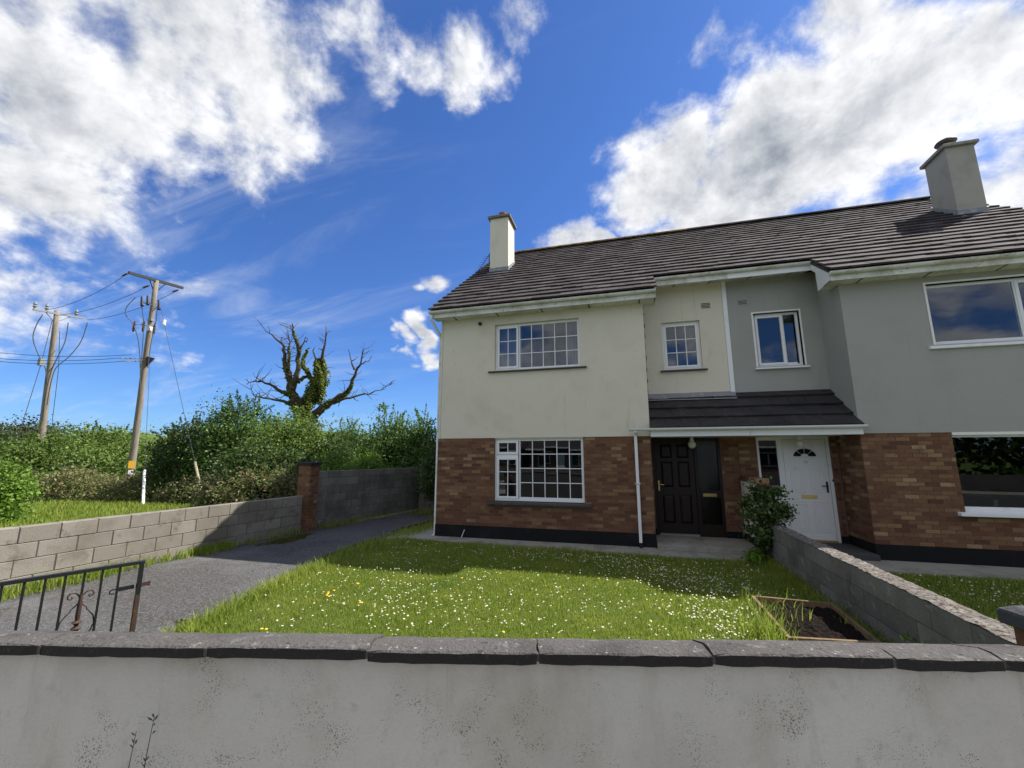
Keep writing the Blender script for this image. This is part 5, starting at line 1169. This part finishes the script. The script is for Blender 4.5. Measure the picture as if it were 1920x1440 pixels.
# tall weeds growing in front of the front wall
for (u, lb, h) in ((232, 'shorter thin weed stalk against the front wall', .765), (262, 'taller thin weed stalk against the front wall', .81)):
    d = ray(u+4, 1440); t_ = ((W0 + WN*.0) - CP).dot(WN)/d.dot(WN); q = CP + d*t_ - WN*.02; b = Vector((q.x, q.y, .2))
    w_ = MB(); lean = WE*(.035); pts_ = [b + lean*(k/7) + WE*.004*math.sin(k*2.1) - WN*.004*math.cos(k) + UZ*h*k/7 for k in range(8)]; w_.tube(pts_, [.003, .0028, .0026, .0023, .002, .0017, .0013, .0009], 6)
    r = thing('weed_stalk', tuple(b), lb, 'weed'); P(w_, 'stem', weedm, r)
    lm = MB()
    for k in [1, 2, 3, 4, 4, 5, 5, 6, 6, 7, 7, 7]:
        for sgn in (-1, 1):
            p0 = pts_[k] - UZ*rnd.uniform(0, .06); dirv = (WE*sgn*rnd.uniform(.5, 1) + UZ*rnd.uniform(.6, 1.6) - WN*rnd.uniform(0, .5)).normalized(); L = rnd.uniform(.018, .05)*(1 if k < 6 else .6); sd_ = dirv.cross(WN).normalized()*L*.13
            lm.add([p0, p0 + dirv*L*.5 + sd_, p0 + dirv*L, p0 + dirv*L*.5 - sd_], [(0, 1, 2, 3)])
    P(lm, 'leaves', weedm, r)
# small weed growing at the dividing wall's near foot
C_, O_ = clumps([(2.38, 4.85, .14, .05, .14, .16)], 60, .03, np.random.default_rng(18), .3); V, Fq = leaf_arrays(C_, .06, .5, .35, NR); o = raw_mesh('wall_weed', V, Fq, lf_brt); tag(o, 'small bright weed at the foot of the dividing wall by the raised bed', 'weed')
# white plastic strip leaning on the plinth
q = PY(869, 1003, YF-.03); o = MB().tube([(q.x-.03, YF-.09, .03), (q.x+.02, YF-.02, .20)], .008, 6).build('plastic_pipe', white); tag(o, 'short white plastic pipe leaning on the black plinth', 'pipe')
# ------------------------------------------------------------------ the houses across the road, seen only in the window panes
def far_house(cx, label):
    T = W(cx, -24, .15); r = thing('facing_house', tuple(T), label, 'house', 'houses across the road')
    def Q(s, t, z): return W(cx+s, -24+t, z)
    def bx(s0, s1, t0, t1, z0, z1): m_ = MB(); c = Q((s0+s1)/2, (t0+t1)/2, (z0+z1)/2); m_.obox(c, WE, WN, UZ, (s1-s0)/2, (t1-t0)/2, (z1-z0)/2); return m_
    P(bx(-4.6, 4.6, -8, 0, .1, 2.75), 'wall', far_brick, r)
    m_ = MB().prism([(.5, 2.75), (-4, 5.6), (-8.5, 2.75)], lambda t, z, k: Q(-4.9+9.8*k, t, z)); P(m_, 'roof', tilem, r)
    P(bx(-4.9, 4.9, .42, .52, 2.62, 2.78), 'gutter', upvcd, r)
    for s in (-2.9, .9, 3.2):
        w_ = P(bx(s-.8, s+.8, .012, .06, 1.05, 2.25), 'window', upvc, r)
        for k in (-.39, .39): P(bx(s+k-.34, s+k+.34, .061, .068, 1.13, 2.17), 'pane', glassd, w_)
    P(bx(-1.4, -.5, .012, .07, .15, 2.2), 'door', white, r); P(bx(2.3, 3.0, -4.3, -3.7, 4.5, 6.4), 'chimney', cream, r)
far_brick = mat('far_brick', (.13, .06, .04), .9, [(3, (.09, .045, .03), .45, .7)])
far_house(-21.5, 'brick bungalow across the road, leftmost in the reflections'); far_house(-11, 'brick bungalow across the road, second from left in the reflections'); far_house(-.5, 'brick bungalow across the road, second from right in the reflections'); far_house(10, 'brick bungalow across the road, rightmost in the reflections')
fwm = MB().obox(*wslab(-40, 40, -11.6, -11.4, -.1, .95)); o = fwm.build('far_boundary_wall', blockd); tag(o, 'rendered boundary wall across the road', 'wall')
for o in bpy.data.objects:
    if '_w' in o.keys(): del o['_w']
S.render.resolution_x, S.render.resolution_y = 1024, 768
